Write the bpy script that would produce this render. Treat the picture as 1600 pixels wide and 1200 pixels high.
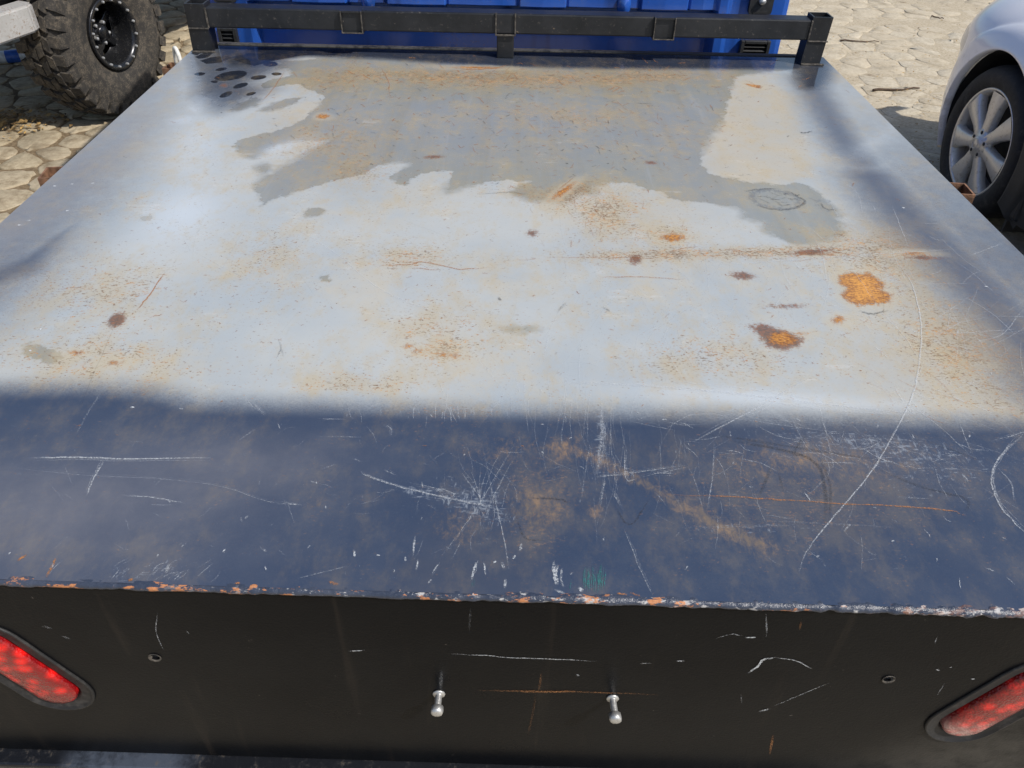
import bpy, bmesh, math, random
import numpy as np
from mathutils import Vector, Matrix
random.seed(7); rng = np.random.default_rng(7)
R = math.radians
S = bpy.context.scene
COL = S.collection
for o in list(bpy.data.objects): bpy.data.objects.remove(o)

# ------------------------------------------------------------------ camera
FPX = 1208.0                                   # focal length in pixels of a 1600 px wide frame
PITCH, YAW, ROLL = R(39.116), R(-.474), R(-1.3475)
CAMZ, DECKZ = 1.60, 0.90
def axes():
    cp, sp = math.cos(PITCH), math.sin(PITCH)
    f = np.array([0, cp, -sp]); rt = np.array([1., 0, 0]); d = np.cross(f, rt)
    cy, sy = math.cos(YAW), math.sin(YAW); Z = np.array([[cy, -sy, 0], [sy, cy, 0], [0, 0, 1]])
    f, rt, d = Z@f, Z@rt, Z@d; c, s = math.cos(ROLL), math.sin(ROLL)
    return c*rt+s*d, -s*rt+c*d, f
AX, BX, CX = axes(); EYE = np.array([0, 0, CAMZ])
cam = bpy.data.cameras.new('camera'); camo = bpy.data.objects.new('camera', cam); COL.objects.link(camo)
M = Matrix.Identity(4)
for i in range(3): M[i][0], M[i][1], M[i][2], M[i][3] = AX[i], -BX[i], -CX[i], EYE[i]
camo.matrix_world = M
cam.sensor_width = 36; cam.lens = FPX/1600*36; cam.clip_end = 500; cam.clip_start = .02
S.camera = camo

# ------------------------------------------------------------------ sky, sun, exposure
SUN_EL, SUN_AZ = R(49), R(121)                 # azimuth clockwise from +Y: right and a little behind the camera
W = bpy.data.worlds.new('World'); S.world = W; W.use_nodes = True
wn = W.node_tree.nodes; sky = wn.new('ShaderNodeTexSky'); sky.sky_type = 'NISHITA'; sky.sun_disc = False
sky.sun_elevation = SUN_EL; sky.sun_rotation = SUN_AZ; sky.air_density = 1.0; sky.dust_density = 1.6; sky.ozone_density = 1.0
wn['Background'].inputs['Strength'].default_value = .13
W.node_tree.links.new(sky.outputs[0], wn['Background'].inputs['Color'])
sl = bpy.data.lights.new('sun', 'SUN'); sl.energy = 4.2; sl.angle = R(.6); sl.color = (1, .955, .88)
so = bpy.data.objects.new('sun', sl); COL.objects.link(so)
sd = Vector((math.sin(SUN_AZ)*math.cos(SUN_EL), math.cos(SUN_AZ)*math.cos(SUN_EL), math.sin(SUN_EL)))
so.rotation_euler = (-sd).to_track_quat('-Z', 'Y').to_euler(); so.location = sd*20
S.view_settings.view_transform = 'Standard'; S.view_settings.look = 'None'
S.view_settings.exposure = 0.0; S.view_settings.gamma = 1
S.render.engine = 'CYCLES'

# ------------------------------------------------------------------ where photo points lie on real planes
def ray(p): return (p[0]-800)/FPX*AX+(p[1]-600)/FPX*BX+CX
def on_z(p, z): d = ray(p); return EYE+d*(z-CAMZ)/d[2]
def on_y(p, y): d = ray(p); return EYE+d*y/d[1]
def proj(P):
    q = np.asarray(P)-EYE; return (800+FPX*(q@AX)/(q@CX), 600+FPX*(q@BX)/(q@CX))

# ------------------------------------------------------------------ object helpers
def world_of(o): return o.matrix_basis if o.parent is None else world_of(o.parent)@o.matrix_parent_inverse@o.matrix_basis
def link(o, parent=None):
    COL.objects.link(o)
    if parent is not None:
        o.parent = parent; o.matrix_parent_inverse = world_of(parent).inverted()
    return o
def link_local(o, parent):
    COL.objects.link(o); o.parent = parent; return o
def mesh_obj(name, verts, faces, mat, parent=None, smooth=False, local=False):
    me = bpy.data.meshes.new(name); me.from_pydata([tuple(map(float, v)) for v in verts], [], [tuple(f) for f in faces]); me.update()
    return finish(name, me, mat, parent, smooth, local)
def finish(name, me, mat, parent=None, smooth=False, local=False):
    if mat: me.materials.append(mat)
    if smooth: me.polygons.foreach_set('use_smooth', [True]*len(me.polygons))
    o = bpy.data.objects.new(name, me)
    return link_local(o, parent) if (local and parent is not None) else link(o, parent)
def bm_obj(name, bm, mat, parent=None, smooth=False, local=False):
    me = bpy.data.meshes.new(name); bmesh.ops.recalc_face_normals(bm, faces=bm.faces); bm.to_mesh(me); bm.free()
    return finish(name, me, mat, parent, smooth, local)
def add_box(bm, c, s, bev=0.0, rot=None, seg=2):
    r = bmesh.ops.create_cube(bm, size=1); vs = r['verts']
    bmesh.ops.scale(bm, vec=s, verts=vs)
    if bev > 0:
        es = list({e for v in vs for e in v.link_edges})
        rb = bmesh.ops.bevel(bm, geom=es, offset=bev, segments=seg, affect='EDGES', profile=.5)
        vs = list({v for f in rb['faces'] for v in f.verts} | {v for v in vs if v.is_valid})
    if rot is not None: bmesh.ops.transform(bm, matrix=rot, verts=vs)
    bmesh.ops.translate(bm, vec=c, verts=vs)
    return vs
def box(name, c, s, mat, parent=None, bev=0.0, rot=None, local=False):
    bm = bmesh.new(); add_box(bm, c, s, bev, rot); return bm_obj(name, bm, mat, parent, bev > 0 and False, local)
def lathe(prof, n=48, close=False):
    """profile of (radius, x) spun about the X axis"""
    vs, fs = [], []; m = len(prof)
    for i in range(n):
        a = 2*math.pi*i/n
        for r, x in prof: vs.append((x, r*math.cos(a), r*math.sin(a)))
    for i in range(n):
        j = (i+1) % n
        for k in range(m-1 if not close else m):
            l = (k+1) % m
            fs.append((i*m+k, i*m+l, j*m+l, j*m+k))
    return vs, fs
def tube_pts(pts, rad, n=8):
    vs, fs = [], []; P = [Vector(p) for p in pts]
    for i, p in enumerate(P):
        d = (P[min(i+1, len(P)-1)]-P[max(i-1, 0)]).normalized()
        u = d.orthogonal().normalized() if i == 0 else (u-d*u.dot(d)).normalized()
        w = d.cross(u); r = rad[i] if hasattr(rad, '__len__') else rad
        for k in range(n):
            a = 2*math.pi*k/n; vs.append(tuple(p+(u*math.cos(a)+w*math.sin(a))*r))
    for i in range(len(P)-1):
        for k in range(n): fs.append((i*n+k, i*n+(k+1) % n, (i+1)*n+(k+1) % n, (i+1)*n+k))
    fs.append(tuple(range(n))[::-1]); fs.append(tuple((len(P)-1)*n+k for k in range(n)))
    return vs, fs
def empty(name, loc, parent=None, rot=(0, 0, 0), local=False):
    o = bpy.data.objects.new(name, None); o.empty_display_size = .1; o.location = loc; o.rotation_euler = rot
    COL.objects.link(o)
    if parent is not None: o.parent = parent
    return o
def tag(o, label=None, cat=None, group=None, kind=None):
    if label: o['label'] = label
    if cat: o['category'] = cat
    if group: o['group'] = group
    if kind: o['kind'] = kind
    return o

# ------------------------------------------------------------------ node helper
class NT:
    def __init__(s, name):
        s.m = bpy.data.materials.new(name); s.m.use_nodes = True; s.t = s.m.node_tree; s.n = s.t.nodes
        s.b = s.n['Principled BSDF']; s.out = s.n['Material Output']; s.co = None
    def put(s, v, sock):
        if isinstance(v, bpy.types.NodeSocket): s.t.links.new(v, sock)
        else:
            if isinstance(v, tuple) and len(v) == 3 and sock.type == 'RGBA': v = v+(1,)
            sock.default_value = v
    def coord(s, kind='Object'):
        k = s.n.new('ShaderNodeTexCoord'); return k.outputs[kind]
    def vscale(s, v, sc, loc=(0, 0, 0), rot=(0, 0, 0)):
        k = s.n.new('ShaderNodeMapping'); s.put(v, k.inputs[0]); k.inputs['Scale'].default_value = sc; k.inputs['Location'].default_value = loc; k.inputs['Rotation'].default_value = rot
        return k.outputs[0]
    def noise(s, sc, det=3, rough=.55, v=None, dist=0.):
        k = s.n.new('ShaderNodeTexNoise'); k.inputs['Scale'].default_value = sc; k.inputs['Detail'].default_value = det; k.inputs['Roughness'].default_value = rough; k.inputs['Distortion'].default_value = dist
        s.put(v if v is not None else s.coord(), k.inputs['Vector']); return k.outputs['Fac']
    def voro(s, sc, v=None, feat='F1', rnd=1.):
        k = s.n.new('ShaderNodeTexVoronoi'); k.feature = feat; k.inputs['Scale'].default_value = sc; k.inputs['Randomness'].default_value = rnd
        s.put(v if v is not None else s.coord(), k.inputs['Vector']); return k
    def math(s, op, a, b=0., c=0., clamp=False):
        k = s.n.new('ShaderNodeMath'); k.operation = op; k.use_clamp = clamp
        s.put(a, k.inputs[0]); s.put(b, k.inputs[1]); s.put(c, k.inputs[2]); return k.outputs[0]
    def add(s, a, b): return s.math('ADD', a, b)
    def sub(s, a, b): return s.math('SUBTRACT', a, b)
    def mul(s, a, b): return s.math('MULTIPLY', a, b)
    def mx(s, a, b): return s.math('MAXIMUM', a, b)
    def step(s, v, lo, hi, to=(0., 1.)):
        k = s.n.new('ShaderNodeMapRange'); k.interpolation_type = 'SMOOTHSTEP'
        s.put(v, k.inputs[0]); s.put(lo, k.inputs[1]); s.put(hi, k.inputs[2]); k.inputs[3].default_value = to[0]; k.inputs[4].default_value = to[1]; return k.outputs[0]
    def mix(s, f, a, b):
        k = s.n.new('ShaderNodeMix'); k.data_type = 'RGBA'; s.put(f, k.inputs[0]); s.put(a, k.inputs[6]); s.put(b, k.inputs[7]); return k.outputs[2]
    def fmix(s, f, a, b):
        k = s.n.new('ShaderNodeMix'); k.data_type = 'FLOAT'; s.put(f, k.inputs[0]); s.put(a, k.inputs[2]); s.put(b, k.inputs[3]); return k.outputs[0]
    def attr(s, n):
        k = s.n.new('ShaderNodeAttribute'); k.attribute_name = n; return k.outputs['Fac']
    def acol(s, n):
        k = s.n.new('ShaderNodeAttribute'); k.attribute_name = n; return k.outputs['Color']
    def sep(s, v):
        k = s.n.new('ShaderNodeSeparateXYZ'); s.put(v, k.inputs[0]); return k.outputs
    def bump(s, h, strength=.3, dist=.002, nrm=None):
        k = s.n.new('ShaderNodeBump'); k.inputs['Strength'].default_value = strength; k.inputs['Distance'].default_value = dist; s.put(h, k.inputs['Height'])
        if nrm is not None: s.put(nrm, k.inputs['Normal'])
        return k.outputs[0]
    def set(s, **kw):
        nm = dict(col='Base Color', rough='Roughness', metal='Metallic', nrm='Normal', coat='Coat Weight', coatr='Coat Roughness', spec='Specular IOR Level', alpha='Alpha', trans='Transmission Weight', ior='IOR', sheen='Sheen Weight', sss='Subsurface Weight')
        for k, v in kw.items(): s.put(v, s.b.inputs[nm[k]])
        return s.m

def simple(name, col, rough=.5, metal=0., var=.25, sc=30., bump=.15, coat=0., dirt=None, dirt_amt=.35):
    t = NT(name); n = t.noise(sc, 4); n2 = t.noise(sc*7, 2)
    c = t.mix(t.step(n, .3, .7), tuple(x*(1-var) for x in col), tuple(min(1, x*(1+var)) for x in col))
    if dirt is not None:
        d = t.step(t.add(t.noise(sc*.35, 5, .65), t.mul(n2, .2)), .72-dirt_amt*.5, .95-dirt_amt*.5)
        c = t.mix(t.mul(d, .8), c, dirt); rr = t.fmix(d, rough, .85)
    else: rr = t.fmix(n, rough*.8, min(1, rough*1.2))
    t.set(col=c, rough=rr, metal=metal, coat=coat)
    if bump: t.set(nrm=t.bump(t.add(n, n2), bump, .002))
    return t.m

# ================================================================== STRUCTURE: ground of sand and paving stones
t = NT('sand'); co = t.coord(); x = t.sep(co)[0]
big = t.noise(.9, 4, .6); fine = t.noise(60, 5, .7); grit = t.noise(260, 2, .6)
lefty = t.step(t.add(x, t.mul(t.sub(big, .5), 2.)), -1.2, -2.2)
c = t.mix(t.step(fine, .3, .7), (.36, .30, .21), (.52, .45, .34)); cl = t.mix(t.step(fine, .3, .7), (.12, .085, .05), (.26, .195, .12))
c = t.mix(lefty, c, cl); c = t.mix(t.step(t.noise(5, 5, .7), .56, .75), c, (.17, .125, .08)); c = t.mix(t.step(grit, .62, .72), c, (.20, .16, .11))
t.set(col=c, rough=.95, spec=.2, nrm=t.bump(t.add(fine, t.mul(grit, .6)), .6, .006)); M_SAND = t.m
t = NT('paving_stone'); co = t.coord(); x = t.sep(co)[0]
inf = t.n.new('ShaderNodeObjectInfo').outputs['Random']; sh = t.acol('tone'); big = t.noise(.9, 4, .6); fine = t.noise(45, 5, .7); grit = t.noise(220, 3, .6)
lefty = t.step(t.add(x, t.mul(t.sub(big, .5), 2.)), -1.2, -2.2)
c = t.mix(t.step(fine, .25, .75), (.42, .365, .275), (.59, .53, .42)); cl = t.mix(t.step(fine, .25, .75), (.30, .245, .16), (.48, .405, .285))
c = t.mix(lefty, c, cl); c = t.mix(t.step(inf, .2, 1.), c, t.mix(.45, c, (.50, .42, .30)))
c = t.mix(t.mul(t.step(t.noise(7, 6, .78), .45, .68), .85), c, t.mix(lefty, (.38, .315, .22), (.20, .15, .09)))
c = t.mix(t.mul(t.step(t.noise(1.7, 4, .6, None, .6), .55, .70), .45), c, (.20, .165, .12))
c = t.mix(t.step(grit, .64, .72), c, (.16, .12, .08))
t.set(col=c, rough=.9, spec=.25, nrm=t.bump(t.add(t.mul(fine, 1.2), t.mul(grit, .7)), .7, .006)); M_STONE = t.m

from mathutils import noise as mn
gxs = [-200, -60, -20, -9, -6]+list(np.linspace(-5, 5, 330))+[6, 9, 20, 60, 200]; gys = [-200, -60, -20, -6, -1, 1]+list(np.linspace(2.2, 10, 260))+[12, 20, 60, 200]
gv, gf = [], []
for yy in gys:
    for xx in gxs:
        z = 0.
        if abs(xx) <= 5 and 2 < yy < 10.1:      # sand drifts that partly bury the stones
            f = mn.fractal((xx*3.1, yy*3.1, 0), 1., 2., 5); z = max(-.004, .0010+.0042*f) if xx > 0 else max(-.005, -.0015+.0060*f)
        gv.append((xx, yy, z))
nr = len(gxs)
for j in range(len(gys)-1):
    for i in range(nr-1): gf.append((j*nr+i, j*nr+i+1, (j+1)*nr+i+1, (j+1)*nr+i))
ground = mesh_obj('ground', gv, gf, M_SAND, None, True); tag(ground, kind='structure')

def clip(poly, nx, ny, d):
    out = []
    for i in range(len(poly)):
        a, b = poly[i], poly[(i+1) % len(poly)]
        da, db = a[0]*nx+a[1]*ny-d, b[0]*nx+b[1]*ny-d
        if da <= 0: out.append(a)
        if (da < 0 < db) or (db < 0 < da):
            k = da/(da-db); out.append((a[0]+(b[0]-a[0])*k, a[1]+(b[1]-a[1])*k))
    return out
SP = .205; seeds = {}
for j in range(-2, 52):
    for i in range(-28, 29):
        seeds[(i, j)] = (i*SP+(.5*SP if j % 2 else 0)+random.uniform(-.36, .36)*SP, j*SP*.87+random.uniform(-.36, .36)*SP)
def cell(i, j):
    p = seeds[(i, j)]; poly = [(p[0]-.3, p[1]-.3), (p[0]+.3, p[1]-.3), (p[0]+.3, p[1]+.3), (p[0]-.3, p[1]+.3)]
    for dj in (-2, -1, 0, 1, 2):
        for di in (-2, -1, 0, 1, 2):
            q = seeds.get((i+di, j+dj))
            if q is None or (di == 0 and dj == 0): continue
            nx, ny = q[0]-p[0], q[1]-p[1]; l = math.hypot(nx, ny); nx /= l; ny /= l
            gap = .0022 if p[0] > 0 else .009
            poly = clip(poly, nx, ny, (p[0]+q[0])/2*nx+(p[1]+q[1])/2*ny-gap)
            if len(poly) < 3: return None
    return poly
def stone(poly, top):
    n0 = len(poly); cx = sum(p[0] for p in poly)/n0; cy = sum(p[1] for p in poly)/n0
    # round the corners and roughen the outline
    pts = []; rt = cx > 0; jt = .003 if rt else .008; cr = .05 if rt else .13
    for k in range(n0):
        a, b, c = poly[k-1], poly[k], poly[(k+1) % n0]
        for f in (.25, .0, -.25):
            q = (b[0]+(a[0]-b[0])*f, b[1]+(a[1]-b[1])*f) if f > 0 else ((b[0]*(1-cr)+cx*cr, b[1]*(1-cr)+cy*cr) if f == 0 else (b[0]+(c[0]-b[0])*-f, b[1]+(c[1]-b[1])*-f))
            pts.append((q[0]+random.uniform(-jt, jt), q[1]+random.uniform(-jt, jt)))
    n = len(pts); tx, ty = random.uniform(-.02, .02), random.uniform(-.02, .02); vs = []
    for s, z in ((1.02, -.02), (.985, top*.55), (.955 if rt else .93, top)):
        for p in pts:
            dx, dy = (p[0]-cx)*s, (p[1]-cy)*s
            vs.append((cx+dx, cy+dy, z+(dx*tx+dy*ty if z > 0 else 0)+(random.uniform(-.001, .001) if z > 0 else 0)))
    vs.append((cx, cy, top+random.uniform(0, .003))); fs = []
    for L in (0, 1):
        for k in range(n): fs.append((L*n+k, L*n+(k+1) % n, (L+1)*n+(k+1) % n, (L+1)*n+k))
    for k in range(n): fs.append((2*n+k, 2*n+(k+1) % n, 3*n))
    return vs, fs
deck_px = [(285, 85), (1297, 105), (1760, 545), (2200, 945), (-650, 925), (-200, 535)]
def in_poly(p, poly):
    c = False
    for i in range(len(poly)):
        a, b = poly[i], poly[i-1]
        if (a[1] > p[1]) != (b[1] > p[1]) and p[0] < (b[0]-a[0])*(p[1]-a[1])/(b[1]-a[1])+a[0]: c = not c
    return c
vis, rest = [], []
for (i, j), p in seeds.items():
    if not (-27 < i < 28 and -1 < j < 51): continue
    poly = cell(i, j)
    if not poly: continue
    top = random.uniform(.0005, .0030) if p[0] > 0 else random.uniform(.004, .010)
    q = proj((p[0], p[1], 0)) if p[1] > .5 else (-999, -999)
    s = stone(poly, top)
    if -25 < q[0] < 1625 and -15 < q[1] < 420 and not in_poly(q, deck_px): vis.append((p[1], s))
    else: rest.append(s)
vis.sort(key=lambda a: a[0])
for d, (vs, fs) in vis[:295]: mesh_obj('paving_stone', vs, fs, M_STONE, ground, True)
rest += [s for d, s in vis[295:]]
V, Fc = [], []
for vs, fs in rest:
    b = len(V); V += vs; Fc += [tuple(k+b for k in f) for f in fs]
tag(mesh_obj('far_paving', V, Fc, M_STONE, ground, True), kind='stuff')

# ================================================================== TRUCK
truck = empty('flatbed_truck', (0, 1.45, 0))
tag(truck, 'black and grey steel flatbed truck with blue cab, scratched rusty deck filling the picture', 'truck')
XL, XR, YR, YF = -.958, .950, .4916, 2.475
def yr(x): return YR+.010-.01724*x              # the rear edge runs slightly askew
def on_rear(p, off=0.):
    d = ray(p); k = (YR+.010+off)/(d[1]+.01724*d[0]); return EYE+d*k
def deck_wave(x, y):
    e = np.clip((y-yr(x))/.15, 0, 1)*np.clip((YF-y)/.15, 0, 1)*np.clip((x-XL)/.1, 0, 1)*np.clip((XR-x)/.1, 0, 1)
    return e*(.0016*np.sin(x*5.1+1.3)*np.sin(y*4.3+.4)+.0009*np.sin(x*9.7+y*6.1)+.0007*np.sin(y*13.-x*3.))

# ---- deck sheet: a fine grid that carries where paint, damp and rust lie
NX, NY = 440, 470
gx = np.linspace(XL, XR, NX); gy = np.linspace(0, 1, NY)
XX, YY = np.meshgrid(gx, gy); YY = yr(XX)+(YF-yr(XX))*YY; PX, PY = XX.ravel(), YY.ravel()
def deck_pt(p): q = on_z(p, DECKZ); return q[0], q[1]
def sd_poly(pts, raw=False):
    P = np.array(pts if raw else [deck_pt(p) for p in pts]); d2 = np.full(PX.shape, 1e9); ins = np.zeros(PX.shape, bool)
    for i in range(len(P)):
        a, b = P[i], P[i-1]; e = b-a; wx, wy = PX-a[0], PY-a[1]
        tt = np.clip((wx*e[0]+wy*e[1])/(e@e+1e-12), 0, 1); d2 = np.minimum(d2, (wx-e[0]*tt)**2+(wy-e[1]*tt)**2)
        if a[1] != b[1]:
            ins ^= ((a[1] > PY) != (b[1] > PY)) & (PX < (b[0]-a[0])*(PY-a[1])/(b[1]-a[1])+a[0])
    d = np.sqrt(d2); return np.where(ins, d, -d)
def sd_ell(cx, cy, rx, ry, ang=0):
    c = np.array(deck_pt((cx, cy))); ca, sa = math.cos(R(ang)), math.sin(R(ang))
    u = np.array(deck_pt((cx+rx*ca, cy+rx*sa)))-c; v = np.array(deck_pt((cx-ry*sa, cy+ry*ca)))-c
    Mi = np.linalg.inv(np.array([u, v]).T); wx, wy = PX-c[0], PY-c[1]
    k = np.sqrt((Mi[0, 0]*wx+Mi[0, 1]*wy)**2+(Mi[1, 0]*wx+Mi[1, 1]*wy)**2); return (1-k)*min(np.linalg.norm(u), np.linalg.norm(v))
def g_ell(cx, cy, rx, ry, ang=0):
    c = np.array(deck_pt((cx, cy))); ca, sa = math.cos(R(ang)), math.sin(R(ang))
    u = np.array(deck_pt((cx+rx*ca, cy+rx*sa)))-c; v = np.array(deck_pt((cx-ry*sa, cy+ry*ca)))-c
    Mi = np.linalg.inv(np.array([u, v]).T); wx, wy = PX-c[0], PY-c[1]
    return np.exp(-1.2*((Mi[0, 0]*wx+Mi[0, 1]*wy)**2+(Mi[1, 0]*wx+Mi[1, 1]*wy)**2))
def sstep(d, w): k = np.clip(d/w*.5+.5, 0, 1); return k*k*(3-2*k)
def mxs(*a):
    r = a[0]
    for b in a[1:]: r = np.maximum(r, b)
    return r
# sprayed black borders (coverage)
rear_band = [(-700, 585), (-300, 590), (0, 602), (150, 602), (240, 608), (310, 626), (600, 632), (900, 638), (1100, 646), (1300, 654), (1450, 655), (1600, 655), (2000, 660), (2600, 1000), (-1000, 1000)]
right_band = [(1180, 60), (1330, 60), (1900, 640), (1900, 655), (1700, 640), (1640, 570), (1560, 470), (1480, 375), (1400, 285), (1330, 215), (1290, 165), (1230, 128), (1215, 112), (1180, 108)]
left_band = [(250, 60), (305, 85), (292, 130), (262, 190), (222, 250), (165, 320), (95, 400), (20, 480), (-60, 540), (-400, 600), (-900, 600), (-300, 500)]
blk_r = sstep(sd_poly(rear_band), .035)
def sd_line(pts):
    P = np.array([deck_pt(p) for p in pts]); d2 = np.full(PX.shape, 1e9)
    for a, b in zip(P, P[1:]):
        e = b-a; wx, wy = PX-a[0], PY-a[1]; tt = np.clip((wx*e[0]+wy*e[1])/(e@e), 0, 1); d2 = np.minimum(d2, (wx-e[0]*tt)**2+(wy-e[1]*tt)**2)
    return np.sqrt(d2)
ramp = np.clip((2.05-PY)/.75, 0, 1)
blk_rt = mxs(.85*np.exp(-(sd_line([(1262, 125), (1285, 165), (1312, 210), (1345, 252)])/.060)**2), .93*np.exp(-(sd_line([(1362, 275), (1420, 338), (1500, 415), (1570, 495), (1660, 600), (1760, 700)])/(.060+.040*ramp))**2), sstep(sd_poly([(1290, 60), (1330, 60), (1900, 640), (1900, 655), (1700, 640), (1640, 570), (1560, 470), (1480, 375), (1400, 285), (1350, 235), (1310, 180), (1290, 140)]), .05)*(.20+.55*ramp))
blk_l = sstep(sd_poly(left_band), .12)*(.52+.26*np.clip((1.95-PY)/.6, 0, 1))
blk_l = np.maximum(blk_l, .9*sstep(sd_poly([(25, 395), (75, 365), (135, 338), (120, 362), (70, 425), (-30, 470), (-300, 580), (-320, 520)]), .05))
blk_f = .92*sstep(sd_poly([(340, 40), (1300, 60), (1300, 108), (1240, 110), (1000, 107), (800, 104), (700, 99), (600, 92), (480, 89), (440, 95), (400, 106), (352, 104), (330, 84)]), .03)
lite = 1-.30*g_ell(1365, 225, 45, 16, -25)
blk_c = .80*sstep(sd_poly([(270, 60), (520, 70), (450, 92), (440, 108), (400, 128), (420, 140), (370, 165), (340, 175), (300, 150), (290, 110)]), .07)
gls = np.clip(mxs(sstep(sd_poly([(330, 40), (1320, 60), (1302, 100), (1290, 140), (1250, 140), (1235, 116), (1000, 109), (800, 107), (700, 102), (600, 95), (480, 91), (440, 97), (400, 108), (352, 106), (330, 84)]), .035), .6*blk_c), 0, 1)
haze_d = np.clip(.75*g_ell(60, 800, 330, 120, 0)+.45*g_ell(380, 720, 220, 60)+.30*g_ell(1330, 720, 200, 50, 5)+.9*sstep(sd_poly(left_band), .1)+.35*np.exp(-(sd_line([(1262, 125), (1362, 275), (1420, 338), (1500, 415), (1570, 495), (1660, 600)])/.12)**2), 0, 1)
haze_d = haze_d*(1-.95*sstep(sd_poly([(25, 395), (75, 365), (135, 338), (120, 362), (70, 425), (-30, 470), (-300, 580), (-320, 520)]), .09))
blk = mxs(blk_r, blk_rt*lite, blk_l, blk_f, blk_c, .97*sstep(sd_poly([(1236, 80), (1310, 80), (1302, 125), (1290, 142), (1245, 142)]), .05))  # last polygon paints the right corner post's dark reflection into the black
# damp film with a crisp drying edge
wetp = [(455, 96), (600, 88), (800, 96), (1230, 104), (1215, 112), (1180, 118), (1155, 121), (1148, 130), (1138, 160), (1128, 190), (1118, 205), (1108, 225), (1100, 255), (1120, 274), (1180, 285), (1225, 287), (1250, 282), (1290, 305), (1318, 340), (1312, 372), (1270, 385), (1225, 378), (1192, 360), (1189, 349), (1158, 342), (1144, 326), (1096, 316), (1055, 311), (1034, 297), (1014, 297), (972, 285), (935, 292), (931, 304), (897, 306), (883, 316), (840, 317), (790, 303), (822, 285), (779, 283), (731, 294), (700, 304), (692, 297), (702, 271), (656, 275), (635, 290), (604, 277), (635, 258), (594, 259), (559, 275), (484, 292), (422, 316), (408, 323), (401, 283), (442, 256), (470, 240), (504, 219), (436, 225), (398, 246), (381, 240), (363, 222), (405, 208), (456, 194), (491, 173), (503, 151), (477, 137), (462, 130), (428, 138), (408, 136), (418, 126), (450, 118), (447, 108), (432, 108), (436, 100)]
def smooth_loop(P, n=4):
    P = [np.array(p, float) for p in P]; out = []; m = len(P)
    for i in range(m):
        a, b, c, d = P[i-1], P[i], P[(i+1) % m], P[(i+2) % m]
        for k in range(n):
            u = k/n; out.append(tuple(.5*(2*b+(c-a)*u+(2*a-5*b+4*c-d)*u*u+(3*b-a-3*c+d)*u**3)))
    return out
wet = sd_poly(smooth_loop(wetp, 3))
wet = mxs(wet, sd_poly([(355, 172), (375, 158), (400, 150), (412, 155), (402, 166), (372, 174)]), sd_poly([(402, 173), (420, 162), (450, 155), (475, 151), (468, 160), (440, 170), (412, 175)]),
          sd_ell(494, 331, 16, 7, -8), sd_ell(506, 433, 8, 4), sd_ell(815, 514, 17, 4, 4), sd_ell(412, 262, 14, 9, 10), sd_ell(205, 357, 8, 4), sd_ell(228, 342, 9, 3, -10), sd_ell(70, 553, 30, 14, 12))
# near-black mirror-wet blobs in the far left corner
pud = mxs(sd_poly([(296, 84), (305, 79), (316, 81), (309, 87)]), sd_poly([(304, 89), (318, 82), (333, 83), (325, 90), (310, 92)]), sd_poly([(312, 95), (330, 89), (357, 87), (362, 91), (345, 98), (322, 100)]),
          sd_poly([(364, 94), (372, 85), (392, 76), (430, 72), (600, 76), (540, 84), (470, 88), (425, 97), (398, 104), (380, 100)]), sd_ell(312, 115, 9, 2.6, -5), sd_ell(361, 118, 26, 7, -8), sd_ell(423, 101, 12, 4), sd_ell(353, 147, 11, 4, -20), sd_ell(505, 83, 30, 4, 3), sd_ell(346, 108, 9, 2.6, -8), sd_ell(376, 133, 13, 3.6, -14), sd_ell(404, 121, 13, 3.4, -6), sd_ell(432, 116, 9, 2.4), sd_ell(335, 127, 6, 2.2), sd_ell(392, 146, 8, 2.6, -12))
# pale overspray / dusted patches, with soft sky glare painted in at the left
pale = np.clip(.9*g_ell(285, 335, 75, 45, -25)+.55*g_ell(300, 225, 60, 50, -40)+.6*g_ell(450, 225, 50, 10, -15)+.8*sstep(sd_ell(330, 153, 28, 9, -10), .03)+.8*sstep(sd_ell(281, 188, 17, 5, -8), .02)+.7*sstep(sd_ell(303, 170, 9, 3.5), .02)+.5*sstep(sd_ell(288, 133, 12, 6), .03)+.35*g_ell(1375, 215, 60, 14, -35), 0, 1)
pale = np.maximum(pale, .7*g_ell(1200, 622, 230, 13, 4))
warm = np.clip(.9*sstep(sd_poly([(1150, 118), (1195, 125), (1240, 160), (1262, 230), (1265, 262), (1240, 282), (1180, 288), (1115, 277), (1095, 255), (1110, 215), (1135, 160)]), .03)+.7*g_ell(455, 180, 60, 20, -20)+.5*g_ell(400, 140, 60, 14, -10)+.6*g_ell(1010, 330, 110, 50)+.35*g_ell(640, 300, 120, 30)+.8*g_ell(1480, 520, 190, 120, 25)+.5*g_ell(1500, 590, 200, 55, 5)+.6*g_ell(1400, 380, 110, 60, 20)+.5*g_ell(160, 580, 180, 40, 0)+.35*g_ell(690, 530, 60, 60)+.3*g_ell(780, 120, 330, 18), 0, 1)
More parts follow.
